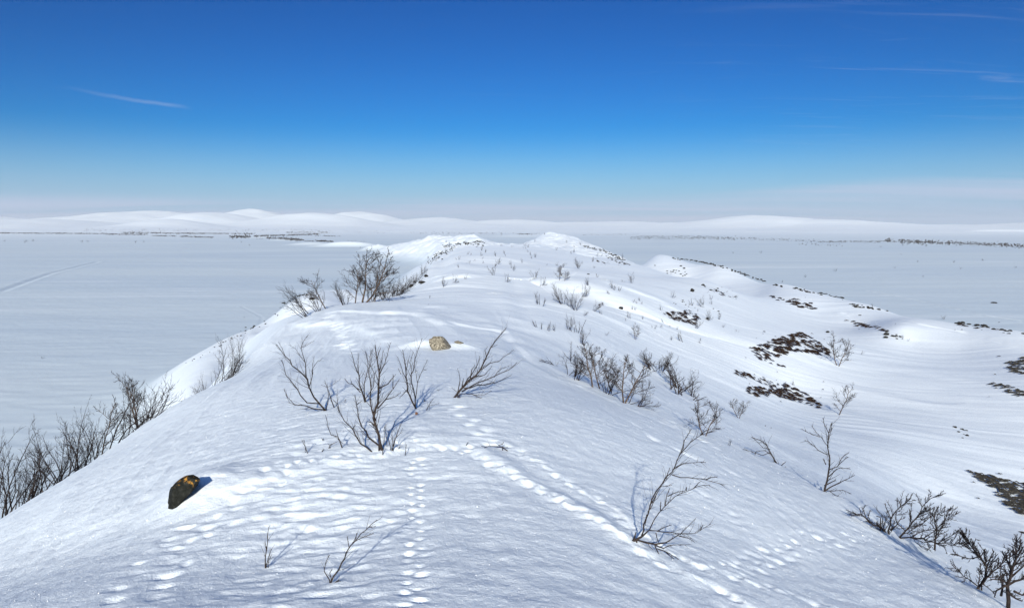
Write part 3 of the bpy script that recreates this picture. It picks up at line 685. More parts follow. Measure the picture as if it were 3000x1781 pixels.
traced('willow_shrub', 'slim upright willow right of centre with shadow at its foot', (875,500), None, [
 [(875,502),(852,462),(832,405),(826,310),(808,210)],[(870,490),(862,410),(850,335),(872,250),(888,200),(905,152)],[(830,360),(800,290),(783,245)],[(872,450),(880,370),(908,305),(932,258)],[(850,335),(845,270),(860,220)],[(832,405),(808,430),(793,445)],[(880,370),(868,300),(880,262)],[(908,305),(925,310)],[(800,330),(786,300)],[(826,310),(838,260)]],
 .0120, c2, seed=8)
traced('willow_shrub', 'windswept willow with every branch leaning right, near the pale granite boulder', (1062,445), None, [
 [(1062,447),(1095,405),(1140,360),(1190,312),(1222,250),(1240,200),(1270,155),(1320,102)],[(1190,312),(1240,275),(1290,262),(1357,208)],[(1100,415),(1180,372),(1260,345),(1330,310),(1372,272)],[(1095,405),(1150,330),(1175,280),(1190,238)],[(1080,420),(1090,360),(1078,300)],
 [(1085,432),(1150,428),(1210,435),(1250,410)],[(1110,400),(1200,382),(1270,372),(1345,335)],[(1100,405),(1108,350)],[(1222,250),(1215,210),(1228,195)],[(1140,360),(1150,310),(1165,285)],[(1240,200),(1275,185)],[(1260,345),(1300,300),(1345,285)],[(1150,428),(1190,445),(1215,450)],[(1090,425),(1070,415),(1046,395)],[(1160,345),(1210,330),(1250,290)]],
 .0150, c2, seed=9)
traced('willow_sapling', 'forked bare twig leaning right in the smooth foreground snow', (452,1358), None, [
 [(452,1360),(470,1325),(492,1288),(520,1235),(542,1178),(575,1145),(630,1092),(682,1048)],[(560,1160),(605,1138),(665,1114)],[(542,1180),(534,1130)],[(448,1345),(424,1300),(430,1255),(447,1220)],[(455,1335),(450,1310),(460,1290)],[(575,1150),(582,1112)],[(640,1085),(676,1080)]], .0052, c2, seed=10, twig=.5)
traced('twig_stub', 'tiny stub lying beside the forked foreground twig', (476,1356), None, [[(476,1357),(487,1352),(496,1344)],[(484,1354),(497,1354)]], .0045, c2, cat='twig', seed=12, twig=.1)
traced('willow_sapling', 'thin straight rod standing alone at lower left of the foreground', (130,1285), None, [
 [(130,1286),(136,1230),(143,1160),(148,1080)],[(134,1272),(148,1225),(160,1190)],[(138,1200),(128,1155)],[(144,1255),(160,1222)]], .0045, c2, seed=11, twig=.4)
traced('willow_sapling', 'crooked hanging twig below the leftmost spreading willow', (508,693), None, [
 [(510,695),(498,660),(488,640),(455,628),(440,590),(426,530)],[(490,640),(478,602)],[(488,650),(512,670)]], .0065, c2, seed=13, twig=.5)
for i, (b, brs, lb) in enumerate([
 ((340,720), [[(340,722),(328,690),(312,655)],[(328,690),(322,654)]], 'small forked twig left of the crooked hanging twig'),
 ((442,695), [[(442,697),(455,680),(482,664)],[(450,685),(442,675)]], 'short twig lying flat under the crooked hanging twig'),
 ((820,730), [[(820,732),(826,675)]], 'single needle-thin twig beside the trail right of the tall willow'),
 ((1120,682), [[(1120,684),(1131,664)]], 'tiny twig tip on the lit snow edge right of the trail'),
 ((925,507), [[(925,508),(945,470),(960,452)],[(940,485),(965,480),(988,474)]], 'low splayed twig right of the slim upright willow'),
 ((913,465), [[(912,466),(918,452)],[(915,462),(925,462)]], 'tiny twig behind the low splayed twig'),
 ((710,728), [[(710,730),(709,690)],[(709,712),(712,700)]], 'short twig tip in front of the tall central willow'),
 ((410,712), [[(408,713),(420,700)],[(412,708),(418,712)]], 'tiny dark twig end left of the short flat twig'),
 ((415,657), [[(415,660),(412,648)],[(414,655),(418,650)]], 'dark twig knot left of the crooked hanging twig'),
 ((520,470), [[(520,475),(527,452)]], 'thin pale twig right of the short forked stem'),
 ((983,412), [[(983,414),(978,408)],[(983,414),(987,408)]], 'tiny twig tip left of the windswept willow'),
 ((790,697), [[(786,700),(796,684)]], 'slanting twig tip beside the cluster of straight twigs')]):
    traced('twig', lb, b, None, brs, .0048, c2, cat='twig', seed=20+i, twig=.3)
traced('fallen_branch', 'fallen forked branch lying on the lit snow right of the trail', (1325,708), None, [
 [(1328,710),(1300,690),(1280,680),(1235,684),(1200,697)],[(1300,690),(1330,692)],[(1280,680),(1300,672),(1305,664)],[(1240,684),(1215,688),(1195,685)]], .0070, c2, cat='branch', seed=40, twig=.4, depth=.25)
traced('willow_shrub', 'tall thin willow leaning right over the track, its long shadow on the snow', (600,1152), None, [
 [(596,1153),(640,1128),(680,1096)],[(640,1126),(655,1070),(670,1020),(690,950),(710,905),(745,865),(790,810),(830,725),(880,668),(930,630),(1000,605)],
 [(795,800),(845,772),(900,766),(957,765)],[(790,826),(870,842),(955,850),(1050,880)],[(955,850),(1015,836)],[(832,722),(848,660),(885,600)],[(690,965),(712,920),(735,885),(790,877)],[(760,845),(780,790)],
 [(680,1096),(700,1042),(750,985),(800,935),(860,905),(920,882),(978,878)],[(755,980),(765,930),(778,892)],[(768,932),(810,908),(852,905)],[(732,1000),(734,958)],[(860,905),(862,885)],[(900,890),(925,862)],
 [(680,1100),(750,1104),(830,1120),(910,1106),(982,1068)],[(830,1120),(870,1078),(906,1042)],[(715,1105),(745,1095),(788,1072)],[(930,1100),(942,1072)],
 [(615,1147),(665,1160),(705,1172),(760,1160),(830,1115)],[(705,1172),(745,1186),(800,1168),(880,1170)],[(825,1128),(870,1138),(902,1158)],[(705,1175),(728,1225),(756,1266)],[(718,1190),(775,1215),(825,1243)],[(760,1208),(800,1240)],[(710,1112),(728,1168)],[(600,1150),(612,1108)],[(665,1022),(655,1080)],[(670,1010),(705,960),(712,930)],[(930,630),(950,610),(965,605)]],
 .0125, c3, seed=50, twig=.7)
traced('birch_sapling', 'tall slender birch with one leader and low skirt of branches on the right slope', (357,935), 9.9, [
 [(357,937),(368,890),(384,820),(390,745),(380,690),(384,620),(398,568)],[(385,690),(350,645),(300,585)],[(390,730),(335,700),(285,665),(265,655)],[(386,625),(372,585),(355,545)],[(384,655),(402,600),(398,575)],[(388,800),(428,782),(450,742),(482,718)],[(384,835),(425,800),(440,795),(492,798)],[(364,905),(430,870),(512,828)],[(362,902),(400,908),(450,905),(496,920)],[(360,908),(325,905),(298,888)],[(366,905),(400,930),(422,972)],[(390,908),(440,935),(476,972)],[(362,880),(400,862),(420,850)],[(370,775),(356,745)],[(430,780),(458,750),(478,738)],[(340,640),(290,620),(250,600)],[(357,920),(330,925),(320,905)]],
 .016, c4, cat='sapling', seed=60, minr=.0034, twig=.9)
traced('birch_sapling', 'thin birch bent over to the left on the right slope', (168,835), 11.8, [
 [(168,837),(150,795),(120,755),(95,715),(80,680),(50,655),(0,640)],[(105,730),(70,705),(30,712),(18,735)],[(95,700),(60,690),(25,660),(5,640)],[(145,785),(165,775),(172,762)],[(120,760),(80,765),(40,752)],[(130,775),(95,790),(60,785)],[(95,715),(60,728),(20,720),(-40,700)],[(152,800),(172,785)],[(80,680),(60,660),(40,668)]],
 .015, c4, cat='sapling', seed=61, minr=.0034, twig=1.0)
traced('birch_sapling', 'faint round-topped birch just behind the left-bent one', (100,650), 22, [
 [(75,665),(72,640),(70,610),(72,580)],[(72,640),(95,620),(100,590)],[(72,640),(50,620),(40,600)],[(75,655),(105,650),(128,665)]], .016, c4, cat='sapling', seed=62, minr=.0034, twig=1.4)
traced('willow_shrub', 'large sprawling dark willow spreading low to both sides at lower right', (700,1165), 8.6, [
 [(695,1165),(660,1105),(640,1085),(600,1070),(545,1020),(500,1025)],[(545,1020),(535,990)],[(690,1160),(680,1100),(690,1040),(740,985),(790,940)],[(715,1150),(780,1085),(815,1040),(850,980),(880,945),(925,925)],[(720,1140),(780,1135),(850,1140),(940,1165),(1060,1165)],[(720,1155),(760,1180),(800,1192)],[(780,1085),(850,1060),(900,1020),(990,1000)],[(850,1140),(910,1100),(960,1050),(1020,1015)],[(640,1085),(635,1040),(620,1030)],[(690,1040),(670,985),(665,970)],[(740,985),(735,955),(712,950)],[(815,1040),(870,1015),(880,985)],[(690,1155),(640,1110),(632,1075)],[(640,1088),(630,1138)],[(930,1160),(985,1130),(1030,1095)],[(760,1100),(720,1060),(715,1010)],[(850,1140),(890,1180),(870,1200)],[(690,1100),(740,1050),(760,1040)],[(800,1130),(860,1100),(915,1100)]],
 .0185, c4, seed=63, minr=.0030, twig=1.5, tdepth=2, depth=.8)
traced('willow_shrub', 'dense upright willow rising through the right end of the sprawling willow', (908,1178), 8.9, [
 [(908,1180),(915,1120),(905,1060),(903,990)],[(912,1130),(940,1090),(960,1040),(975,995)],[(912,1100),(890,1060),(885,1020)],[(908,1060),(925,1020),(920,985)],[(940,1090),(985,1080)],[(915,1120),(945,1120),(975,1100)]], .013, c4, seed=64, minr=.0030, twig=2.0, tdepth=2)
traced('willow_shrub', 'tall tangled willow with arching crown near the lower right corner', (1120,1387), 6.9, [
 [(1118,1387),(1160,1330),(1165,1280),(1130,1230),(1090,1180),(1040,1110)],[(1125,1380),(1190,1310),(1240,1260),(1300,1215)],[(1165,1280),(1185,1230),(1200,1200)],[(1130,1230),(1080,1240),(1005,1215)],[(1120,1375),(1080,1345),(1000,1280)],[(1140,1360),(1180,1390)],[(1125,1385),(1128,1300),(1135,1260)],[(1090,1180),(1110,1140),(1125,1150)],[(1190,1310),(1180,1260),(1215,1220)],[(1165,1330),(1220,1330),(1262,1310)],[(1240,1260),(1270,1200),(1245,1180)],[(1130,1230),(1150,1200),(1120,1160)],[(1180,1390),(1200,1410)]],
 .0145, c4, seed=65, minr=.0030, twig=1.6, tdepth=2, depth=.8)
traced('willow_shrub', 'thick-stemmed willow cut by the right edge of the photo', (1275,1443), 6.4, [
 [(1272,1445),(1268,1370),(1290,1300),(1310,1230),(1345,1180)],[(1235,1420),(1245,1360),(1230,1310)],[(1268,1370),(1330,1340),(1400,1290)],[(1290,1300),(1260,1240),(1240,1200)],[(1270,1360),(1225,1340),(1180,1340)],[(1310,1230),(1300,1170),(1330,1130)],[(1300,1400),(1340,1420),(1380,1400)],[(1285,1330),(1340,1280),(1380,1220)],[(1268,1400),(1310,1440),(1340,1450)],[(1262,1370),(1215,1395),(1200,1430)]],
 .0200, c4, seed=66, minr=.0030, twig=1.8, tdepth=2, depth=.8)
traced('willow_shrub', 'low branch creeping left then up along the snow edge right of centre', (362,383), 16.8, [
 [(362,385),(330,355),(280,335),(235,322),(210,290),(180,275),(135,265)],[(210,290),(190,272),(130,262)],[(330,355),(355,340),(372,358)],[(280,335),(310,318),(345,330)]], .018, c3, seed=67, minr=.0034, twig=1.3)
traced('birch_sapling', 'small upright sapling with pointed top on the snow edge right of centre', (283,306), 19, [
 [(282,308),(286,270),(290,220),(292,168)],[(287,260),(265,235),(252,220)],[(288,250),(305,235),(312,215)],[(285,290),(310,280),(345,300)],[(285,280),(268,282),(255,290)]], .017, c3, cat='sapling', seed=68, minr=.0034, twig=1.3)

# ------------------------------------------------------------------ shrubs and small birches further off
LEFT = 'shrubs growing behind the near snow edge on the left'
for a in [(5,1262,185,'shrub',10.2,.15,'tall dense shrub cut by the left edge of the photo',.55),(48,1246,115,'shrub',10.8,.25,'low dense shrub second from the left edge',.6),(106,1212,125,'tree',11.2,-.1,'loose shrub third from the left edge',.6),
          (153,1182,130,'shrub',12.0,-.15,'narrow twisted shrub fourth from the left edge',.55),(198,1150,135,'shrub',12.6,.2,'thick shrub in the middle of the left row',.6),(245,1126,150,'tree',13.2,.2,'tall shrub with crooked stem, sixth from the left edge',.6),
          (267,1112,170,'willow',13.6,.25,'tallest leaning shrub of the left row, branches sweeping right',.62),(340,1062,150,'tree',15.0,-.05,'rounded shrub at the upper right end of the left row',.6),
          (300,1090,85,'willow',14.2,.1,'short shrub filling between the two tallest of the left row',.6),(75,1230,85,'sprig',11,0,'low twiggy shrub between the second and third of the left row',.8),
          (26,1256,150,'willow',10.5,-.1,'tangled shrub between the first and second of the left row',.6),(128,1198,110,'shrub',11.6,.1,'airy shrub between the third and fourth of the left row',.6),(176,1168,120,'willow',12.3,.15,'slanting shrub between the fourth and fifth of the left row',.6),
          (222,1140,115,'shrub',12.9,-.1,'bushy shrub between the fifth and sixth of the left row',.6),(318,1078,125,'willow',14.6,.2,'sweeping shrub just left of the rounded end shrub of the left row',.6)]:
    plant(a[0], a[1], a[2]*1.08, a[3], a[4], a[5], label=a[6], group=LEFT, wide=a[7]*1.35, name='willow_shrub')
for a in [(515,956,120,'willow',18.5,.2,'leaning shrub, tallest of the clump on the left snow edge',.7),(546,938,115,'willow',19.5,.15,'bushy shrub at the right of the clump on the left snow edge',.7),
          (492,968,42,'willow',17.8,-1.0,'low spray pointing left at the foot of the left-edge clump',1.0),(505,960,75,'shrub',18.0,-.05,'slim shrub at the left of the left-edge clump',.6),(566,925,90,'willow',20.5,.15,'short shrub at upper right of the left-edge clump',.6)]:
    plant(a[0], a[1], a[2], a[3], a[4], a[5], label=a[6], group='shrub clump on the left snow edge', wide=a[7])
plant(744,797,75,'willow',27.5,-1.15,label='low shrub leaning far left at the hummock edge',group='birches behind the hummock',wide=1.0)
plant(775,775,75,'shrub',28.5,-.45,label='bushy low shrub between the far-left leaner and the pale birches',group='birches behind the hummock')
plant(797,767,112,'tree',29.5,-.5,label='birch with crown tilted left behind the hummock',group='birches behind the hummock',seed=1)
plant(842,757,72,'shrub',30.5,.0,label='low bush between the left-tilted and upright birches',group='birches behind the hummock',wide=.9)
plant(865,752,122,'tree',31.5,-.2,label='upright birch with open crown behind the hummock',group='birches behind the hummock',seed=2)
plant(888,748,152,'tree',31.8,.42,label='largest birch leaning right with wide crown behind the hummock',group='birches behind the hummock',seed=3,wide=1.25)
plant(917,747,122,'tree',32.0,.5,label='rightmost birch leaning strongly right behind the hummock',group='birches behind the hummock',seed=2,name='birch_tree',cat='tree')
plant(905,749,72,'shrub',32.5,.1,label='low bush under the right-leaning birches',group='birches behind the hummock')
for k in range(15):
    x = 928+k*7.5; plant(x, 745-k*5.0+rp.uniform(-4, 4), rp.uniform(34, 54)-k*.9, rp.choice(['shrub','willow']), 34+k*2.2, rp.uniform(0, .3), label='small shrub in the row running up the left side of the ridge crest', group='row of shrubs up the left side of the ridge crest')
FAR = [ # x, y, h, kind, lean, label
 (1083,700,28,'shrub',.35,'low fan shrub on the ridge top, left of the bright drift'),(1107,691,22,'willow',.2,'windswept low shrub just right of the low fan shrub on the ridge top'),(1136,681,15,'sprig',.2,'few bare rods right of the windswept ridge-top shrub'),
 (1205,672,32,'shrub',.0,'dense dark shrub in the middle of the ridge top'),(1235,688,22,'willow',.1,'loose shrub in front of the dense ridge-top shrub'),(1253,661,18,'shrub',.0,'small dark shrub right of the dense ridge-top shrub'),
 (1216,645,20,'shrub',.0,'small shrub behind the dense ridge-top shrub'),(1211,626,16,'shrub',.0,'small faint shrub high on the ridge crest'),(1184,617,10,'sprig',.0,'thin rods high on the ridge crest, leftmost'),(1232,620,10,'sprig',.0,'thin rods high on the ridge crest, right'),
 (1272,641,14,'sprig',.1,'short rods right of the small dark ridge-top shrub'),(1048,728,9,'sprig',.0,'tiny tuft left on the snow hummock'),(1045,745,6,'sprig',.6,'tiny flattened tuft on the snow hummock'),
 (1307,681,30,'shrub',.05,'round shrub at the top of the bright drift'),(1321,698,25,'willow',.2,'feathery shrub on the bright drift face'),(1320,745,42,'sprig',.0,'slender spiky shrub below the bright drift'),
 (1316,801,30,'sprig',-.3,'single leaning rod at the left of the middle slope'),(1338,807,24,'sprig',.1,'short crooked twigs beside the leaning rod'),(1355,808,20,'sprig',.0,'small twigs left of the dense slope shrub'),
 (1366,684,42,'tree',.0,'small birch with open crown above the middle slope'),(1378,686,30,'tree',.35,'small birch leaning right beside the open one'),(1413,656,32,'shrub',.1,'dark shrub standing alone on the upper right flank'),
 (1373,743,62,'shrub',-.1,'tall grey shrub in the middle of the slope'),(1406,758,58,'shrub',.05,'tall grey shrub right of the first on the slope'),(1390,748,30,'shrub',.0,'low bush between the two tall grey slope shrubs'),(1426,725,32,'willow',-.1,'feathery bush behind the two tall grey slope shrubs'),
 (1437,697,22,'sprig',.0,'thin sapling behind the feathery slope bush'),(1447,758,30,'willow',.35,'bent sapling leaning right, right of the tall grey shrubs'),(1424,770,14,'willow',.4,'low twig spray under the bent sapling'),
 (1543,691,30,'shrub',.1,'round low shrub alone on the right flank'),(1496,705,20,'sprig',.0,'row of thin rods left of the round low shrub'),(1512,710,18,'sprig',.1,'thin rods close to the round low shrub'),(1486,718,12,'sprig',-.3,'flat twig tuft below the thin rods'),
 (1535,777,20,'sprig',.0,'small spray beside the dark stone on the slope'),(1554,741,9,'sprig',-.3,'tiny tuft in mid slope'),(1570,780,14,'sprig',.0,'two tiny rods in mid slope'),(1551,829,42,'tree',.0,'small birch with crooked trunk and shadow in mid slope'),
 (1613,757,15,'sprig',-.2,'tiny shrub above the dark heath patch'),(1639,726,17,'willow',.2,'thin shrub left of the round dark boulder'),(1690,745,20,'sprig',-.2,'sparse shrub below the round dark boulder'),(1714,750,32,'shrub',-.05,'dense shrub below the round dark boulder'),
 (1735,731,14,'sprig',.2,'faint shrub right of the dense one'),(1618,787,13,'sprig',-.5,'tuft at the left end of the small heath patch'),(1698,801,22,'willow',.2,'shrub at the right end of the small heath patch'),(1663,833,28,'sprig',-.2,'thin sapling below the small heath patch'),
 (1727,782,26,'willow',.1,'thin leaning shrub by a dark stone at the hollow edge'),(1757,780,17,'sprig',.3,'small shrub leaning right at the hollow edge'),(1482,820,15,'sprig',.3,'pale twig tuft in mid slope'),
 (1389,805,44,'shrub',-.05,'dense shrub with straight stems in the lower slope'),(1407,812,42,'sprig',.0,'tall thin rods right of the dense straight-stemmed shrub'),(1420,840,46,'shrub',.0,'narrow dark shrub below the tall thin rods'),
 (1519,633,14,'sprig',.1,'far shrub at the saddle before the right-hand ridge'),(1384,593,9,'sprig',.0,'tiny shrub on the far crest, left'),(1418,598,11,'shrub',.0,'tiny dense shrub on the far crest, right'),(1402,604,8,'sprig',.0,'tiny shrub on the far crest slope'),(1395,620,8,'sprig',.0,'tiny flattened shrub below the far crest'),
 (1794,729,12,'sprig',.1,'faint shrub in the hollow beside the right-hand ridge'),(1910,690,7,'sprig',.0,'tiny shrub left on the right-hand ridge crest'),(2128,750,12,'sprig',.0,'small shrub on the right-hand ridge crest, middle'),(2305,780,12,'shrub',.0,'dark small shrub on the right-hand ridge crest, right'),
 (2205,829,12,'sprig',.1,'twiggy shrub at the lower end of the valley spur'),(2218,833,10,'sprig',.2,'small twigs right of the spur end shrub'),(2188,824,9,'sprig',.0,'small twigs left of the spur end shrub'),(2103,865,12,'sprig',.4,'short twig spray right of the valley birch'),(1937,940,14,'sprig',-.2,'faint rods above the lowest dark heath patch'),(1779,1087,18,'sprig',.2,'tiny forked sapling low on the near right slope'),
 (1470,626,8,'sprig',.1,'tiny shrub right on the far ridge shoulder'),(1305,590,8,'sprig',.1,'tiny shrub left of the far crest'),(1290,604,8,'sprig',0,'tiny shrub in the crest gap, right'),(1250,603,7,'sprig',0,'tiny shrub in the crest gap, middle'),(1224,600,8,'sprig',0,'tiny shrub in the crest gap, left'),
 (1330,573,6,'sprig',0,'tiny shrub on top of the far crest'),(1355,576,6,'sprig',0,'tiny shrub right of the far crest top'),(1090,592,8,'shrub',0,'tiny dark shrub on the left far crest'),(1096,598,9,'sprig',0,'tiny rods on the left far crest'),
 (1800,810,9,'sprig',0,'tiny rods in the hollow floor')]
for (x, y, h, k, ln, lb) in FAR:
    if h: plant(x, y, h, k, None, ln, label=lb, wide=.9 if k != 'tree' else 1.0, group='shrubs and saplings on the snowy ridge')
for (x, y, h, k, Y, ln, lb, w) in [
 (1460,950,128,'tree',19.5,-.05,'tall bushy birch at the left of the edge thicket',.75),(1476,955,118,'tree',19.0,.08,'second tall birch in the edge thicket',.75),(1492,965,72,'shrub',18.2,.25,'low bush between the tall birches of the edge thicket',.8),
 (1527,985,120,'tree',16.8,.18,'birch leaning right in the edge thicket',.8),(1545,988,60,'willow',16.4,.35,'low spray at the right foot of the edge thicket',.9),(1410,925,50,'willow',18,-.1,'low twig tangle left of the edge thicket',.9),
 (1589,925,58,'shrub',26,-.1,'small bush left of the dense rounded birch',.8),(1607,925,50,'shrub',27,.0,'small bush just left of the dense rounded birch',.9),(1650,948,88,'shrub',24.5,.0,'dense rounded birch scrub behind the snow edge',.75),
 (1680,964,60,'shrub',23.5,.2,'open bush right of the dense rounded birch',.8),(1636,985,40,'sprig',22,.2,'sparse twigs in front of the dense rounded birch',1.2),(1660,1008,38,'sprig',20,.3,'sparse twigs lower down the gully edge',1.2),
 (1702,1054,84,'tree',18.2,.0,'round crowned birch at the lower end of the gully',.85),(1777,1001,46,'tree',21.5,-.1,'tiny round birch with shadow right of the gully',.9),
 (2046,893,74,'tree',51,.0,'round valley birch beside the largest dark heath patch',.95),(2046,1012,92,'tree',37,.0,'vase shaped valley birch with low skirt below the heath patches',.8),(1421,935,62,'shrub',18.6,.1,'thin bush at the left of the edge thicket',.7),(1500,960,95,'tree',18.4,.1,'thin third birch in the edge thicket',.7)]:
    plant(x+((x-1550)*.12 if Y < 30 else 0), y+((x-1550)*.06 if Y < 30 else 0), h*(1.0 if Y > 30 else 1.15), k, None if Y > 30 or Y < 20 else Y, ln, label=lb, wide=w*(1.35 if Y > 30 else 1.55), group='birches and bushes on the right side of the ridge')

for k in range(34):
    x = rp.uniform(1110, 1470); y = rp.uniform(600, 655)+max(0, x-1300)*.12
    plant(x, y, rp.uniform(6, 13), 'sprig', None, rp.uniform(-.3, .4), label='tiny twig tuft poking from the snow on the upper ridge', group='tiny twig tufts on the upper ridge')
for k in range(26):
    x = rp.uniform(1430, 1800); y = 690+(x-1430)*.26+rp.uniform(-30, 90)
    plant(x, y, rp.uniform(7, 15), 'sprig', None, rp.uniform(-.3, .4), label='tiny twig tuft poking from the snow on the right flank', group='tiny twig tufts on the right flank')
# ------------------------------------------------------------------ stones
def rock_mesh(name, seed, sx, sy, sz, m, sub=3, rough=.22, flat=.25):
    import bmesh
    bm = bmesh.new(); bmesh.ops.create_icosphere(bm, subdivisions=sub, radius=1)
    off = Vector((seed*7.1, seed*3.3, seed*1.7))
    for v in bm.verts:
        n = v.co.normalized()
        k = 1+rough*mnoise.noise(n*1.1+off)*2+rough*.5*mnoise.noise(n*2.6+off)+rough*.22*mnoise.noise(n*7+off)
        # chip flat faces
        for j in range(7):
            a = Vector((math.sin(j*2.4+seed), math.cos(j*1.7+seed*2), math.sin(j*.9+seed*3))).normalized()
            q = n.dot(a)*k
            if q > .66: k *= 1-(q-.66)*.9
        v.co = n*k; v.co.x *= sx; v.co.y *= sy; v.co.z *= sz
    me = bpy.data.meshes.new(name); bm.to_mesh(me); bm.free(); me.materials.append(m)
    me.polygons.foreach_set('use_smooth', [False]*len(me.polygons)); return me
def rock(x, y, wpx, hpx, me, label, cat='stone', name='stone', Y=None, rz=0, ry=0, sink=.25, group=None):
    p = ground(x, y) if Y is None else behind(x, Y, y)
    s = wpx/F*p.length/2; sh = hpx/F*p.length/2
    o = link(name, me, None, (p.x, p.y, p.z+sh*(1-2*sink))); o.scale = (s, s, sh); o.rotation_euler = (0, ry, rz)
    return tagp(o, label, cat, group)
ROCKS = [rock_mesh('stone', k, 1, 1, 1, ROCK_GREY, 2) for k in range(5)]
# leaning dark slab with orange lichen, lower left
import bmesh
def slab():
    bm = bmesh.new(); Yd = ground(445, 1236).y
    prof = [(820,995),(826,915),(834,886),(868,862),(900,840),(922,829),(942,826),(960,834),(974,848),(948,880),(925,918),(905,945),(890,975),(868,1005),(840,1020)]
    c = lambda x, y: (x*.4949, 750+y*.4949)
    vs = []
    def pt(q, off, sh):
        x, y = c(*q); cx, cy = c(890, 920); x = cx+(x-cx)*sh; y = cy+(y-cy)*sh
        d = px_dir(x, y); return d*((Yd+.02+off)/d.y)
    g0 = pt((840, 1000), 0, 1)
    for off, sh in ((0.0, .90), (.02, .99), (.10, 1.0), (.22, .97), (.36, .80)):
        vs += [pt(q, off+.03*math.sin(k*2.1), sh) for k, q in enumerate(prof)]
    for v in vs: bm.verts.new(v-g0)
    bmesh.ops.convex_hull(bm, input=bm.verts)
    bmesh.ops.delete(bm, geom=[v for v in bm.verts if not v.link_faces], context='VERTS')
    bmesh.ops.subdivide_edges(bm, edges=bm.edges, cuts=5, use_grid_fill=True)
    for v in bm.verts: v.co += Vector((mnoise.noise(v.co*9), mnoise.noise(v.co*9+Vector((5,5,5))), mnoise.noise(v.co*9+Vector((9,2,1)))))*.018
    me = bpy.data.meshes.new('boulder'); bm.to_mesh(me); bm.free(); me.materials.append(ROCK_DARK)
    o = link('boulder', me, None, g0+Vector((0, .03, -.012))); tagp(o, 'dark leaning boulder with orange lichen on its top, in the near left slope', 'boulder')
slab()
rock(1072,852,64,52,rock_mesh('boulder', 3, 1, .8, 1, ROCK_PALE, 3, .22), 'pale speckled granite boulder half buried in the snow', 'boulder', 'boulder', ry=.35, rz=.3, sink=.34)
rock(1121,838,26,9,rock_mesh('boulder', 5, 1, .8, 1, ROCK_PALE, 3, .12), 'flat granite stone showing beside the pale speckled boulder', ry=.2, sink=.3)
rock(1017,1012,9,8,rock_mesh('dry_leaf', 8, 1, .5, 1, rock_material('dead_leaf', [(.3,(.12,.05,.03)),(.7,(.28,.15,.09))]), 2, .5), 'small brown dead leaf clump on the snow in front of the slim willow', 'leaf', 'dead_leaf', sink=.1)
for i, (x, y, w, h, lb) in enumerate([(1041,676,12,8,'dark mossy boulder highest on the left ridge edge'),(1031,692,22,9,'long dark boulder below the highest on the left ridge edge'),(1004,701,11,11,'upright dark boulder lowest on the left ridge edge'),(1012,690,7,6,'small dark stone between the left ridge-edge boulders'),
    (1690,712,13,10,'round dark boulder alone above the hollow'),(1716,697,10,5,'flat dark stone up right of the round dark boulder'),(1735,709,8,4,'flat stone right of the round dark boulder'),(1516,754,15,8,'dark slanting stone in mid slope'),(1436,670,8,3,'tiny dark stone on the upper right flank'),
    (1463,745,6,4,'tiny stone by the bent sapling'),(1662,650,7,3,'dark stone on the bright right-hand slope, upper'),(1670,656,8,4,'dark stone on the bright right-hand slope, lower'),(1599,649,4,3,'tiny lone stone on the bright right-hand slope'),
    (762,731,18,7,'dark stones on the left bench below the ridge'),(1727,780,8,8,'dark stone at the foot of the thin leaning shrub'),(1752,705,8,3,'flat stone furthest right of the round dark boulder'),
    (2020,812,10,6,'dark stone on the valley spur'),(2164,818,14,8,'dark boulder on the valley spur, upper'),(2162,825,11,6,'dark boulder on the valley spur, lower')]):
    rock(x, y, w, h, ROCKS[i % 5], lb, sink=.2, rz=i, name='stone')
# strings of small stones on the crests and the bare slopes: each its own object
rs = random.Random(5)
def pebbles(poly, n_, wlo, whi, label, jit=4.0, asp=.5):
    V = []; Fc = []; src = ROCKS[0]; tv = [v.co.copy() for v in src.vertices][::1]; tf = [tuple(p.vertices) for p in src.polygons]
    for k in range(n_):
        t = rs.random()*(len(poly)-1); i = int(t); q = t-i
        g = ground(poly[i][0]+(poly[i+1][0]-poly[i][0])*q+rs.gauss(0, 3), poly[i][1]+(poly[i+1][1]-poly[i][1])*q+abs(rs.gauss(0, jit)))
        w = rs.uniform(wlo, whi)/F*g.length/2; b = len(V); a = rs.uniform(0, 6.3); ca, sa = math.cos(a), math.sin(a)
        V += [(g.x+(c.x*ca-c.y*sa)*w, g.y+(c.x*sa+c.y*ca)*w, g.z+(c.z+.4)*w*asp) for c in tv]; Fc += [tuple(b+j for j in f) for f in tf]
    me = bpy.data.meshes.new('rubble'); me.from_pydata(V, [], Fc); me.materials.append(ROCK_GREY)
    tagp(link('stone_rubble', me), label, 'stones', None, 'stuff')
def stones(poly, n_, wlo, whi, label, group, jit=4.0, asp=.5):
    for k in range(n_):
        t = rs.random()*(len(poly)-1); i = int(t); q = t-i
        x = poly[i][0]+(poly[i+1][0]-poly[i][0])*q; y = poly[i][1]+(poly[i+1][1]-poly[i][1])*q
        w = rs.uniform(wlo, whi)
        rock(x+rs.gauss(0, 3), y+abs(rs.gauss(0, jit)), w, w*asp*rs.uniform(.6, 1.2), rs.choice(ROCKS), label, rz=rs.uniform(0, 6), sink=.3, group=group)
stones([(1885,693),(1950,705),(2010,716),(2060,727)], 46, 4, 9, 'small dark stone on the upper half of the right-hand ridge crest', 'stones on the upper right-hand ridge crest', 2.5)
stones([(2075,741),(2110,747),(2160,758)], 26, 4, 10, 'small dark stone on the middle of the right-hand ridge crest', 'stones on the middle right-hand ridge crest', 2.5)
stones([(2335,786),(2390,794),(2430,802),(2500,813)], 22, 5, 13, 'dark stone near the right end of the right-hand ridge crest', 'stones at the right end of the ridge crest', 3)
pebbles([(1640,630),(1700,637),(1760,650),(1820,670),(1870,688)], 120, 3, 6, 'tiny dark stones along the skyline of the bright right-hand slope', 1.0, .6)
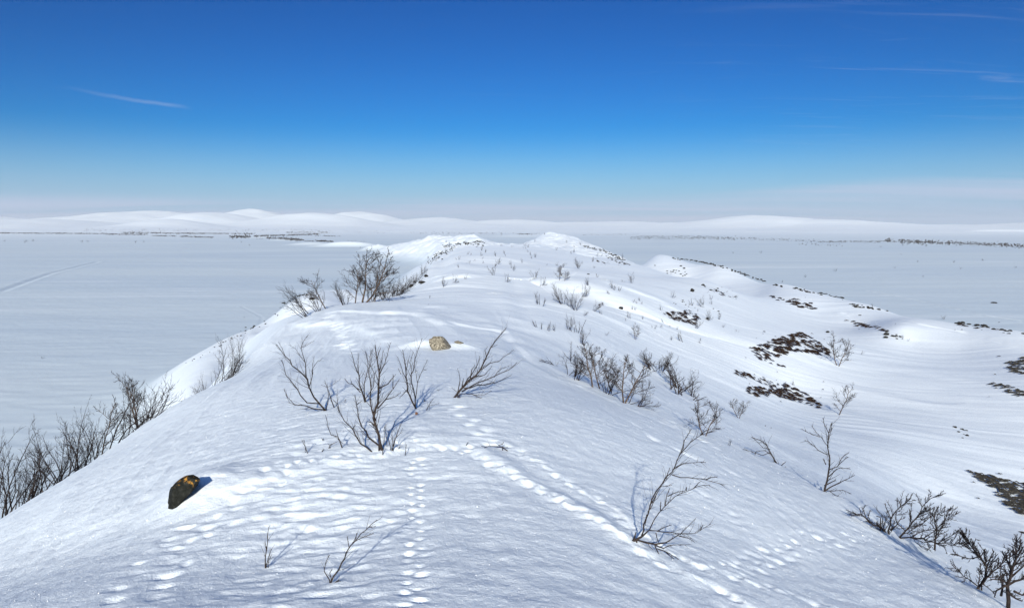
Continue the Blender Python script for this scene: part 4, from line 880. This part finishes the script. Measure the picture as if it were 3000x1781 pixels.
stones([(1625,659),(1650,660),(1680,661)], 16, 3, 7, 'tiny dark stone in the cluster on the bright right-hand slope', 'stone cluster on the bright slope', 6)
stones([(1710,695),(1740,705),(1770,715),(1800,725)], 12, 4, 8, 'dark flat stone in the line above the hollow', 'line of stones above the hollow', 3)
stones([(1640,729),(1670,735),(1690,745),(1740,752),(1765,758)], 14, 3, 7, 'small dark stone scattered below the round dark boulder', 'stones scattered above the small heath patch', 5)
pebbles([(1080,600),(1120,592),(1160,588),(1180,590)], 80, 3, 6, 'tiny dark stones on the face of the left far crest', 5)
pebbles([(1050,625),(1080,615),(1110,605)], 60, 3, 5, 'tiny dark stones on the left flank below the far crest', 6)
pebbles([(1040,640),(1055,632),(1075,625)], 32, 2.5, 4, 'tiny stones low on the left flank below the far crest', 5)
stones([(455,885),(520,850),(600,800),(640,790),(700,752)], 34, 3, 7, 'small dark stone on the edge of the left bench', 'stones along the left bench edge', 5, .5)
pebbles([(690,742),(730,722),(750,718)], 32, 3, 6, 'tiny dark stones on the skyline of the left bench', 1.5)
pebbles([(1425,600),(1470,610),(1500,622),(1520,634)], 68, 3, 6, 'tiny dark stones down the right skyline of the far crest', 2)
stones([(2330,1040),(2360,1050)], 9, 5, 11, 'small dark stone in the open valley floor', 'stones in the open valley floor', 9, .35)
stones([(2150,803),(2200,822)], 10, 4, 10, 'small dark stone on the end of the valley spur', 'stones on the valley spur', 4)
for x, y, w, lb in [(2100,770,8,'tiny lone stone on the bright slope of the right-hand ridge'),(2428,740,14,'thin dark bare spot on the right plain'),(2495,1300,14,'dark stone at the right edge of the photo')]:
    rock(x, y, w, w*.3, ROCKS[1], lb, sink=.3)

# ------------------------------------------------------------------ bare heath patches: ragged mats of dwarf shrub with snow between
def inpoly(x, y, pl):
    c = False; j = len(pl)-1
    for i in range(len(pl)):
        if (pl[i][1] > y) != (pl[j][1] > y) and x < (pl[j][0]-pl[i][0])*(y-pl[i][1])/(pl[j][1]-pl[i][1]+1e-9)+pl[i][0]: c = not c
        j = i
    return c
def heath(poly, n_, wlo, whi, label, ang=0.25, asp=.35, outliers=.03, m=None):
    n_ = int(n_*1.5); wlo *= .8; whi *= .8; asp *= .6
    V = []; Fc = []; xs = [p[0] for p in poly]; ys = [p[1] for p in poly]
    cx, cy = sum(xs)/len(xs), sum(ys)/len(ys); o0 = ground(cx, cy); k = 0; tries = 0
    while k < n_ and tries < n_*40:
        tries += 1
        e = 12 if rs.random() < outliers else 0
        x = rs.uniform(min(xs)-e, max(xs)+e); y = rs.uniform(min(ys)-e*.5, max(ys)+e*.5)
        if not inpoly(x, y, poly) and not e: continue
        # leave ragged snow gaps
        if mnoise.noise(Vector((x*.06, y*.16, 3.3))) < -.22 and not e: continue
        if mnoise.noise(Vector((x*.13, y*.42, 9.1))) < -.04+(.2 if e else 0): continue
        g = ground(x, y); w = rs.uniform(wlo, whi)/F*g.length*(.5 if e else 1)
        a = ang+rs.gauss(0, .2); u = Vector((math.cos(a), math.sin(a), 0)); v = Vector((-u.y, u.x, 0)); asp_ = asp*rs.uniform(.6, 1.5)
        n = 9; b = len(V); slope = Vector((0, 0, 1))
        def top(X, Y, up): return Vector((X, Y, 0))-Vector((o0.x, o0.y, 0)), up
        rr = [rs.uniform(.6, 1.15) for _ in range(n)]
        hx = float(w)*.10+.02
        zc = snow_pt(g.x, g.y); zx = (snow_pt(g.x+.3, g.y)-zc)/.3; zy = (snow_pt(g.x, g.y+.3)-zc)/.3
        for ring, (rad, up) in enumerate(((1.0, -.06), (.72, .55), (.30, 1.0))):
            for i in range(n):
                t = 2*math.pi*i/n; d = (u*math.cos(t)+v*math.sin(t)*asp_)*(w/2*rad*rr[i])
                V.append((g.x+d.x-o0.x, g.y+d.y-o0.y, zc+zx*d.x+zy*d.y+hx*up*(rs.uniform(.6, 1.3) if ring else 1)+(0.05 if ring == 0 else 0.04)-o0.z))
        for ring in range(2):
            for i in range(n): Fc.append((b+ring*n+i, b+ring*n+(i+1)%n, b+(ring+1)*n+(i+1)%n, b+(ring+1)*n+i))
        Fc.append(tuple(b+2*n+i for i in range(n))); k += 1
    me = bpy.data.meshes.new('heath_patch'); me.from_pydata(V, [], Fc); me.materials.append(m or HEATH)
    o = link('heath_patch', me, None, o0); return tagp(o, label, 'heath patch', None, 'stuff')
heath([(1622,768),(1650,760),(1690,758),(1705,775),(1700,797),(1675,790),(1640,782)], 130, 6, 16, 'small bare heath patch in the upper right slope', -.35, .4)
heath([(1840,852),(1880,835),(1930,818),(1955,812),(1985,826),(2025,855),(2022,868),(1985,868),(1960,862),(1935,858),(1900,872),(1870,880),(1850,868)], 340, 8, 22, 'largest bare brown heath patch beside the round valley birch', -.3, .4)
heath([(1790,905),(1830,912),(1870,925),(1895,940),(1880,944),(1830,928),(1795,916)], 45, 8, 18, 'thin broken heath strip below the largest patch', -.3, .3)
heath([(1822,948),(1850,946),(1882,955),(1878,970),(1845,970),(1826,962)], 75, 8, 18, 'small dark red-brown heath patch left of the long one', -.25, .45)
heath([(1880,942),(1920,938),(1960,958),(2005,990),(2000,1000),(1950,985),(1900,970),(1882,958)], 170, 8, 20, 'long dark heath patch reaching down to the vase shaped birch', -.35, .4)
heath([(1828,845),(1850,862),(1895,885),(1920,898),(1900,896),(1850,878)], 26, 7, 16, 'scattered heath scraps below the largest patch', -.3, .35)
heath([(2365,1152),(2400,1158),(2450,1172),(2510,1185),(2510,1260),(2490,1258),(2450,1232),(2430,1200),(2385,1170)], 260, 9, 26, 'stony heath patch cut by the right edge of the photo', -.25, .35, .03, ROCK_GREY)
heath([(2440,890),(2510,872),(2510,915),(2470,912)], 40, 14, 30, 'flat stone slabs at the right edge above the valley', -.1, .28, .03, ROCK_GREY)
heath([(2405,938),(2440,936),(2510,960),(2510,975),(2450,956)], 42, 10, 24, 'broken stony strip at the right edge of the valley', -.15, .3, .05, ROCK_GREY)
heath([(1875,722),(1940,728),(1985,742),(1950,742),(1900,735)], 46, 6, 16, 'thin dark strip high on the right-hand ridge side', -.3, .3)
heath([(1930,742),(1970,742),(2000,756),(1980,758),(1945,750)], 60, 6, 15, 'short dark heath patch high on the right-hand ridge side', -.3, .35)
heath([(2065,783),(2100,787),(2150,802),(2175,812),(2140,806),(2090,796)], 50, 7, 16, 'dark broken line of heath along the valley spur', -.35, .3, .05)
heath([(1475,622),(1500,630),(1540,648),(1520,646),(1490,636)], 44, 4, 10, 'dark heath line on the far shoulder by the saddle', -.4, .35, .1)
heath([(1450,630),(1470,640),(1480,645),(1460,640)], 18, 4, 10, 'short dark heath mark below the far shoulder', -.4, .4, .1)
heath([(1735,708),(1765,716),(1790,728),(1760,722)], 22, 5, 12, 'thin heath line right of the round dark boulder', -.35, .3, .1)
heath([(2330,790),(2380,795),(2440,806),(2400,806),(2345,797)], 20, 8, 14, 'sparse heath line near the right end of the ridge crest', -.2, .3, .1)

# ------------------------------------------------------------------ scrub far out on the plain
def scrub(bands, label, seed):
    """far-off shore thickets: many small upright tufts"""
    rg = random.Random(seed); V = []; Fc = []
    for (x0, y0, x1, y1, n_, hlo, hhi, jy) in bands:
        for k in range(int(n_*2.2)):
            t = rg.random(); cl = mnoise.noise(Vector((x0*.01+t*(x1-x0)*.09, y0*.3, seed)))
            if cl < rg.uniform(-.7, .3): continue
            x = x0+(x1-x0)*t+rg.gauss(0, 2); y = y0+(y1-y0)*t+rg.gauss(0, jy*1.5); g = ground(x, max(y, 556.5)); L = g.length
            h = rg.uniform(hlo*.35, hhi*.62)/F*L; w = h*rg.uniform(.5, 1.5); b = len(V); n = 5
            z0 = g.z
            for i in range(n):
                a = 6.283*i/n; V.append((g.x+math.cos(a)*w*.4, g.y+math.sin(a)*w*.4, z0-.2))
            for i in range(n):
                a = 6.283*i/n+.4; V.append((g.x+math.cos(a)*w*.5*rg.uniform(.6, 1.2), g.y+math.sin(a)*w*.5, z0+h*rg.uniform(.35, .8)))
            V.append((g.x, g.y, z0+h))
            for i in range(n):
                j = (i+1) % n; Fc.append((b+i, b+j, b+n+j, b+n+i)); Fc.append((b+n+i, b+n+j, b+2*n))
    me = bpy.data.meshes.new('scrub'); me.from_pydata(V, [], Fc); me.materials.append(SCRUB)
    return tagp(link('distant_scrub', me), label, 'scrub', None, 'stuff')
scrub([(0,569.5,110,570,160,1.2,2.4,.4),(110,570,260,571,200,1.2,2.6,.4),(260,572,360,573,140,1.2,2.6,.5),(300,568.5,400,569,120,1.2,2.8,.5),(400,570,620,571,340,1.2,2.8,.5),(370,576,430,577,90,1.5,2.8,.4),(440,577.5,520,580,110,1.5,3.0,.5),
       (560,579,610,578,120,2,4.2,1.0),(620,577,780,572,340,1.5,3.0,.6),(200,562,800,563,260,.8,1.8,1.4),(620,583,720,585,50,1,2,.5)], 'dark birch scrub in long lines on the far left shore', 1)
scrub([(690,583,740,587,120,2,4,1.0),(745,589,800,588,90,1.5,3,.5),(775,589,812,590,100,2,3.5,.4),(650,581,700,583,70,2,3.5,.7),(850,588,900,592,20,1,2,.8),(790,566,960,568,60,.8,1.8,1.2),(700,568,800,568,90,1.2,2.4,.8),(770,576,830,577,70,1.2,2.4,.4)], 'dark scrub patches beside the low white ridge on the left plain', 2)
scrub([(1000,569,1320,571,160,1,2,1.0),(1260,572,1300,572,60,1.5,2.6,.4),(1410,574,1560,572,60,1,2,.6),(1540,581,1800,582,330,1.2,2.8,1.4),(1800,582,2000,589,160,1,2.4,1.2),(1560,577,1760,578,120,1,2.2,.8)], 'scattered scrub on the plain beyond the far crest', 3)
scrub([(2000,591,2160,590,160,1.4,3,.8),(2160,588,2320,594,420,1.8,4,1.6),(2320,593,2510,602,330,1.5,3.4,1.6),(1950,597,2060,600,30,1.5,3,1.0)], 'scrub belt across the far right plain', 4)
# lone bushes on the plain, one object each

bush = get_proto('shrub', 1, True)
for (x, y, h) in [(60,722,5),(12,703,4),(65,702,4),(80,703,5),(200,718,5),(215,716,4),(330,719,5),(352,718,4),(590,722,4),(715,726,4),(740,727,5),(103,873,6),(545,751,4),(596,776,4),(2040,663,7),(1967,677,6),(2400,637,5),(2345,657,4),(2205,600,6),(2215,598,5),(2262,602,5),(2150,604,4),
                  (1992,599,5),(2020,600,4),(2330,641,5),(2240,640,4),(2200,622,3),(2480,654,4),(1790,619,4),(1858,618,5),(2185,655,4),(2253,676,4),(610,600,4),(880,606,4)]:
    if x < 700 and y > 690: x2, y2 = x*1.0, 560+(y-560)*.0+({722:33,703:30,702:30,718:32,716:31,719:33,726:36,727:36,873:315,751:341,776:216}.get(y, 30))
    else: x2, y2 = x, y
    p = ground(x2, y2); s = h*1.4/F*p.length; o = link('lone_bush', bush, None, (p.x, p.y, p.z-.1)); o.scale = (s, s, s); o.rotation_euler = (0, 0, x)
    side = 'left' if x < 1250 else 'right'
    tagp(o, 'tiny lone dark bush far out on the snowy plain, %s of the ridge' % side, 'bush', 'lone bushes on the %s plain' % side)

# ------------------------------------------------------------------ frost crystals glinting on the near snow
def p_ok(x, y): return (y < 1300 and x < 700-(y-800)*1.3) or (x > 1500 and y < 900+(x-1500)*.55)
def crystals():
    rg = random.Random(9); V = []; Fc = []
    m, nt, b = mat('frost'); setc(b, (.95,.95,.95)); b.inputs['Roughness'].default_value = .35
    hv = (sdir+Vector((0, -.75, .35)).normalized()).normalized()
    N_ = 4200; X = []; 
    for k in range(N_):
        x = rg.uniform(-60, 2560); y = 820+ (1500-820)*rg.random()**.75
        if p_ok(x, y): continue
        X.append(ground(x, y))
    xs = np.array([p.x for p in X]); ys = np.array([p.y for p in X]); zs = snow_h(xs, ys)
    for p, z in zip(X, zs):
        s = p.length/F*rg.uniform(.4, .95)*(1.7 if rg.random() < .02 else 1)
        n = (hv+Vector((rg.gauss(0, .35), rg.gauss(0, .35), rg.gauss(0, .35)))).normalized(); u = n.orthogonal().normalized(); v = n.cross(u)
        c = Vector((p.x, p.y, z+s*.7)); b0 = len(V)
        for q in (u*s, v*s*.7, -u*s, -v*s*.7): V.append(tuple(c+q))
        V.append(tuple(c+n*s*.4)); V.append(tuple(c-n*s*.8))
        for i in range(4): Fc.append((b0+i, b0+(i+1)%4, b0+4)); Fc.append((b0+(i+1)%4, b0+i, b0+5))
    me = bpy.data.meshes.new('frost_crystals'); me.from_pydata(V, [], Fc); me.materials.append(m)
    tagp(link('frost_crystals', me), 'tiny white frost crystals glinting across the near snow', 'frost', None, 'stuff')
crystals()

# ------------------------------------------------------------------ the air: thin haze over the whole plain
def haze():
    me = bpy.data.meshes.new('haze'); X, Yb, Yf, z0, z1 = 28500, -28500, 28500, -60, 300
    v = [(-X,Yb,z0),(X,Yb,z0),(X,Yf,z0),(-X,Yf,z0),(-X,Yb,z1),(X,Yb,z1),(X,Yf,z1),(-X,Yf,z1)]
    me.from_pydata(v, [], [(3,2,1,0),(4,5,6,7),(0,1,5,4),(1,2,6,5),(2,3,7,6),(3,0,4,7)])
    m = bpy.data.materials.new('haze'); m.use_nodes = True; nt = m.node_tree; nt.nodes.clear()
    o_ = nt.nodes.new('ShaderNodeOutputMaterial'); pv = nt.nodes.new('ShaderNodeVolumePrincipled')
    pv.inputs['Color'].default_value = (.80,.88,1,1); pv.inputs['Density'].default_value = 3.4e-5; pv.inputs['Anisotropy'].default_value = 0.0
    nt.links.new(pv.outputs[0], o_.inputs['Volume']); me.materials.append(m)
    tagp(link('haze', me), 'thin pale haze lying over the whole snowy plain', 'haze', None, 'stuff')
haze()
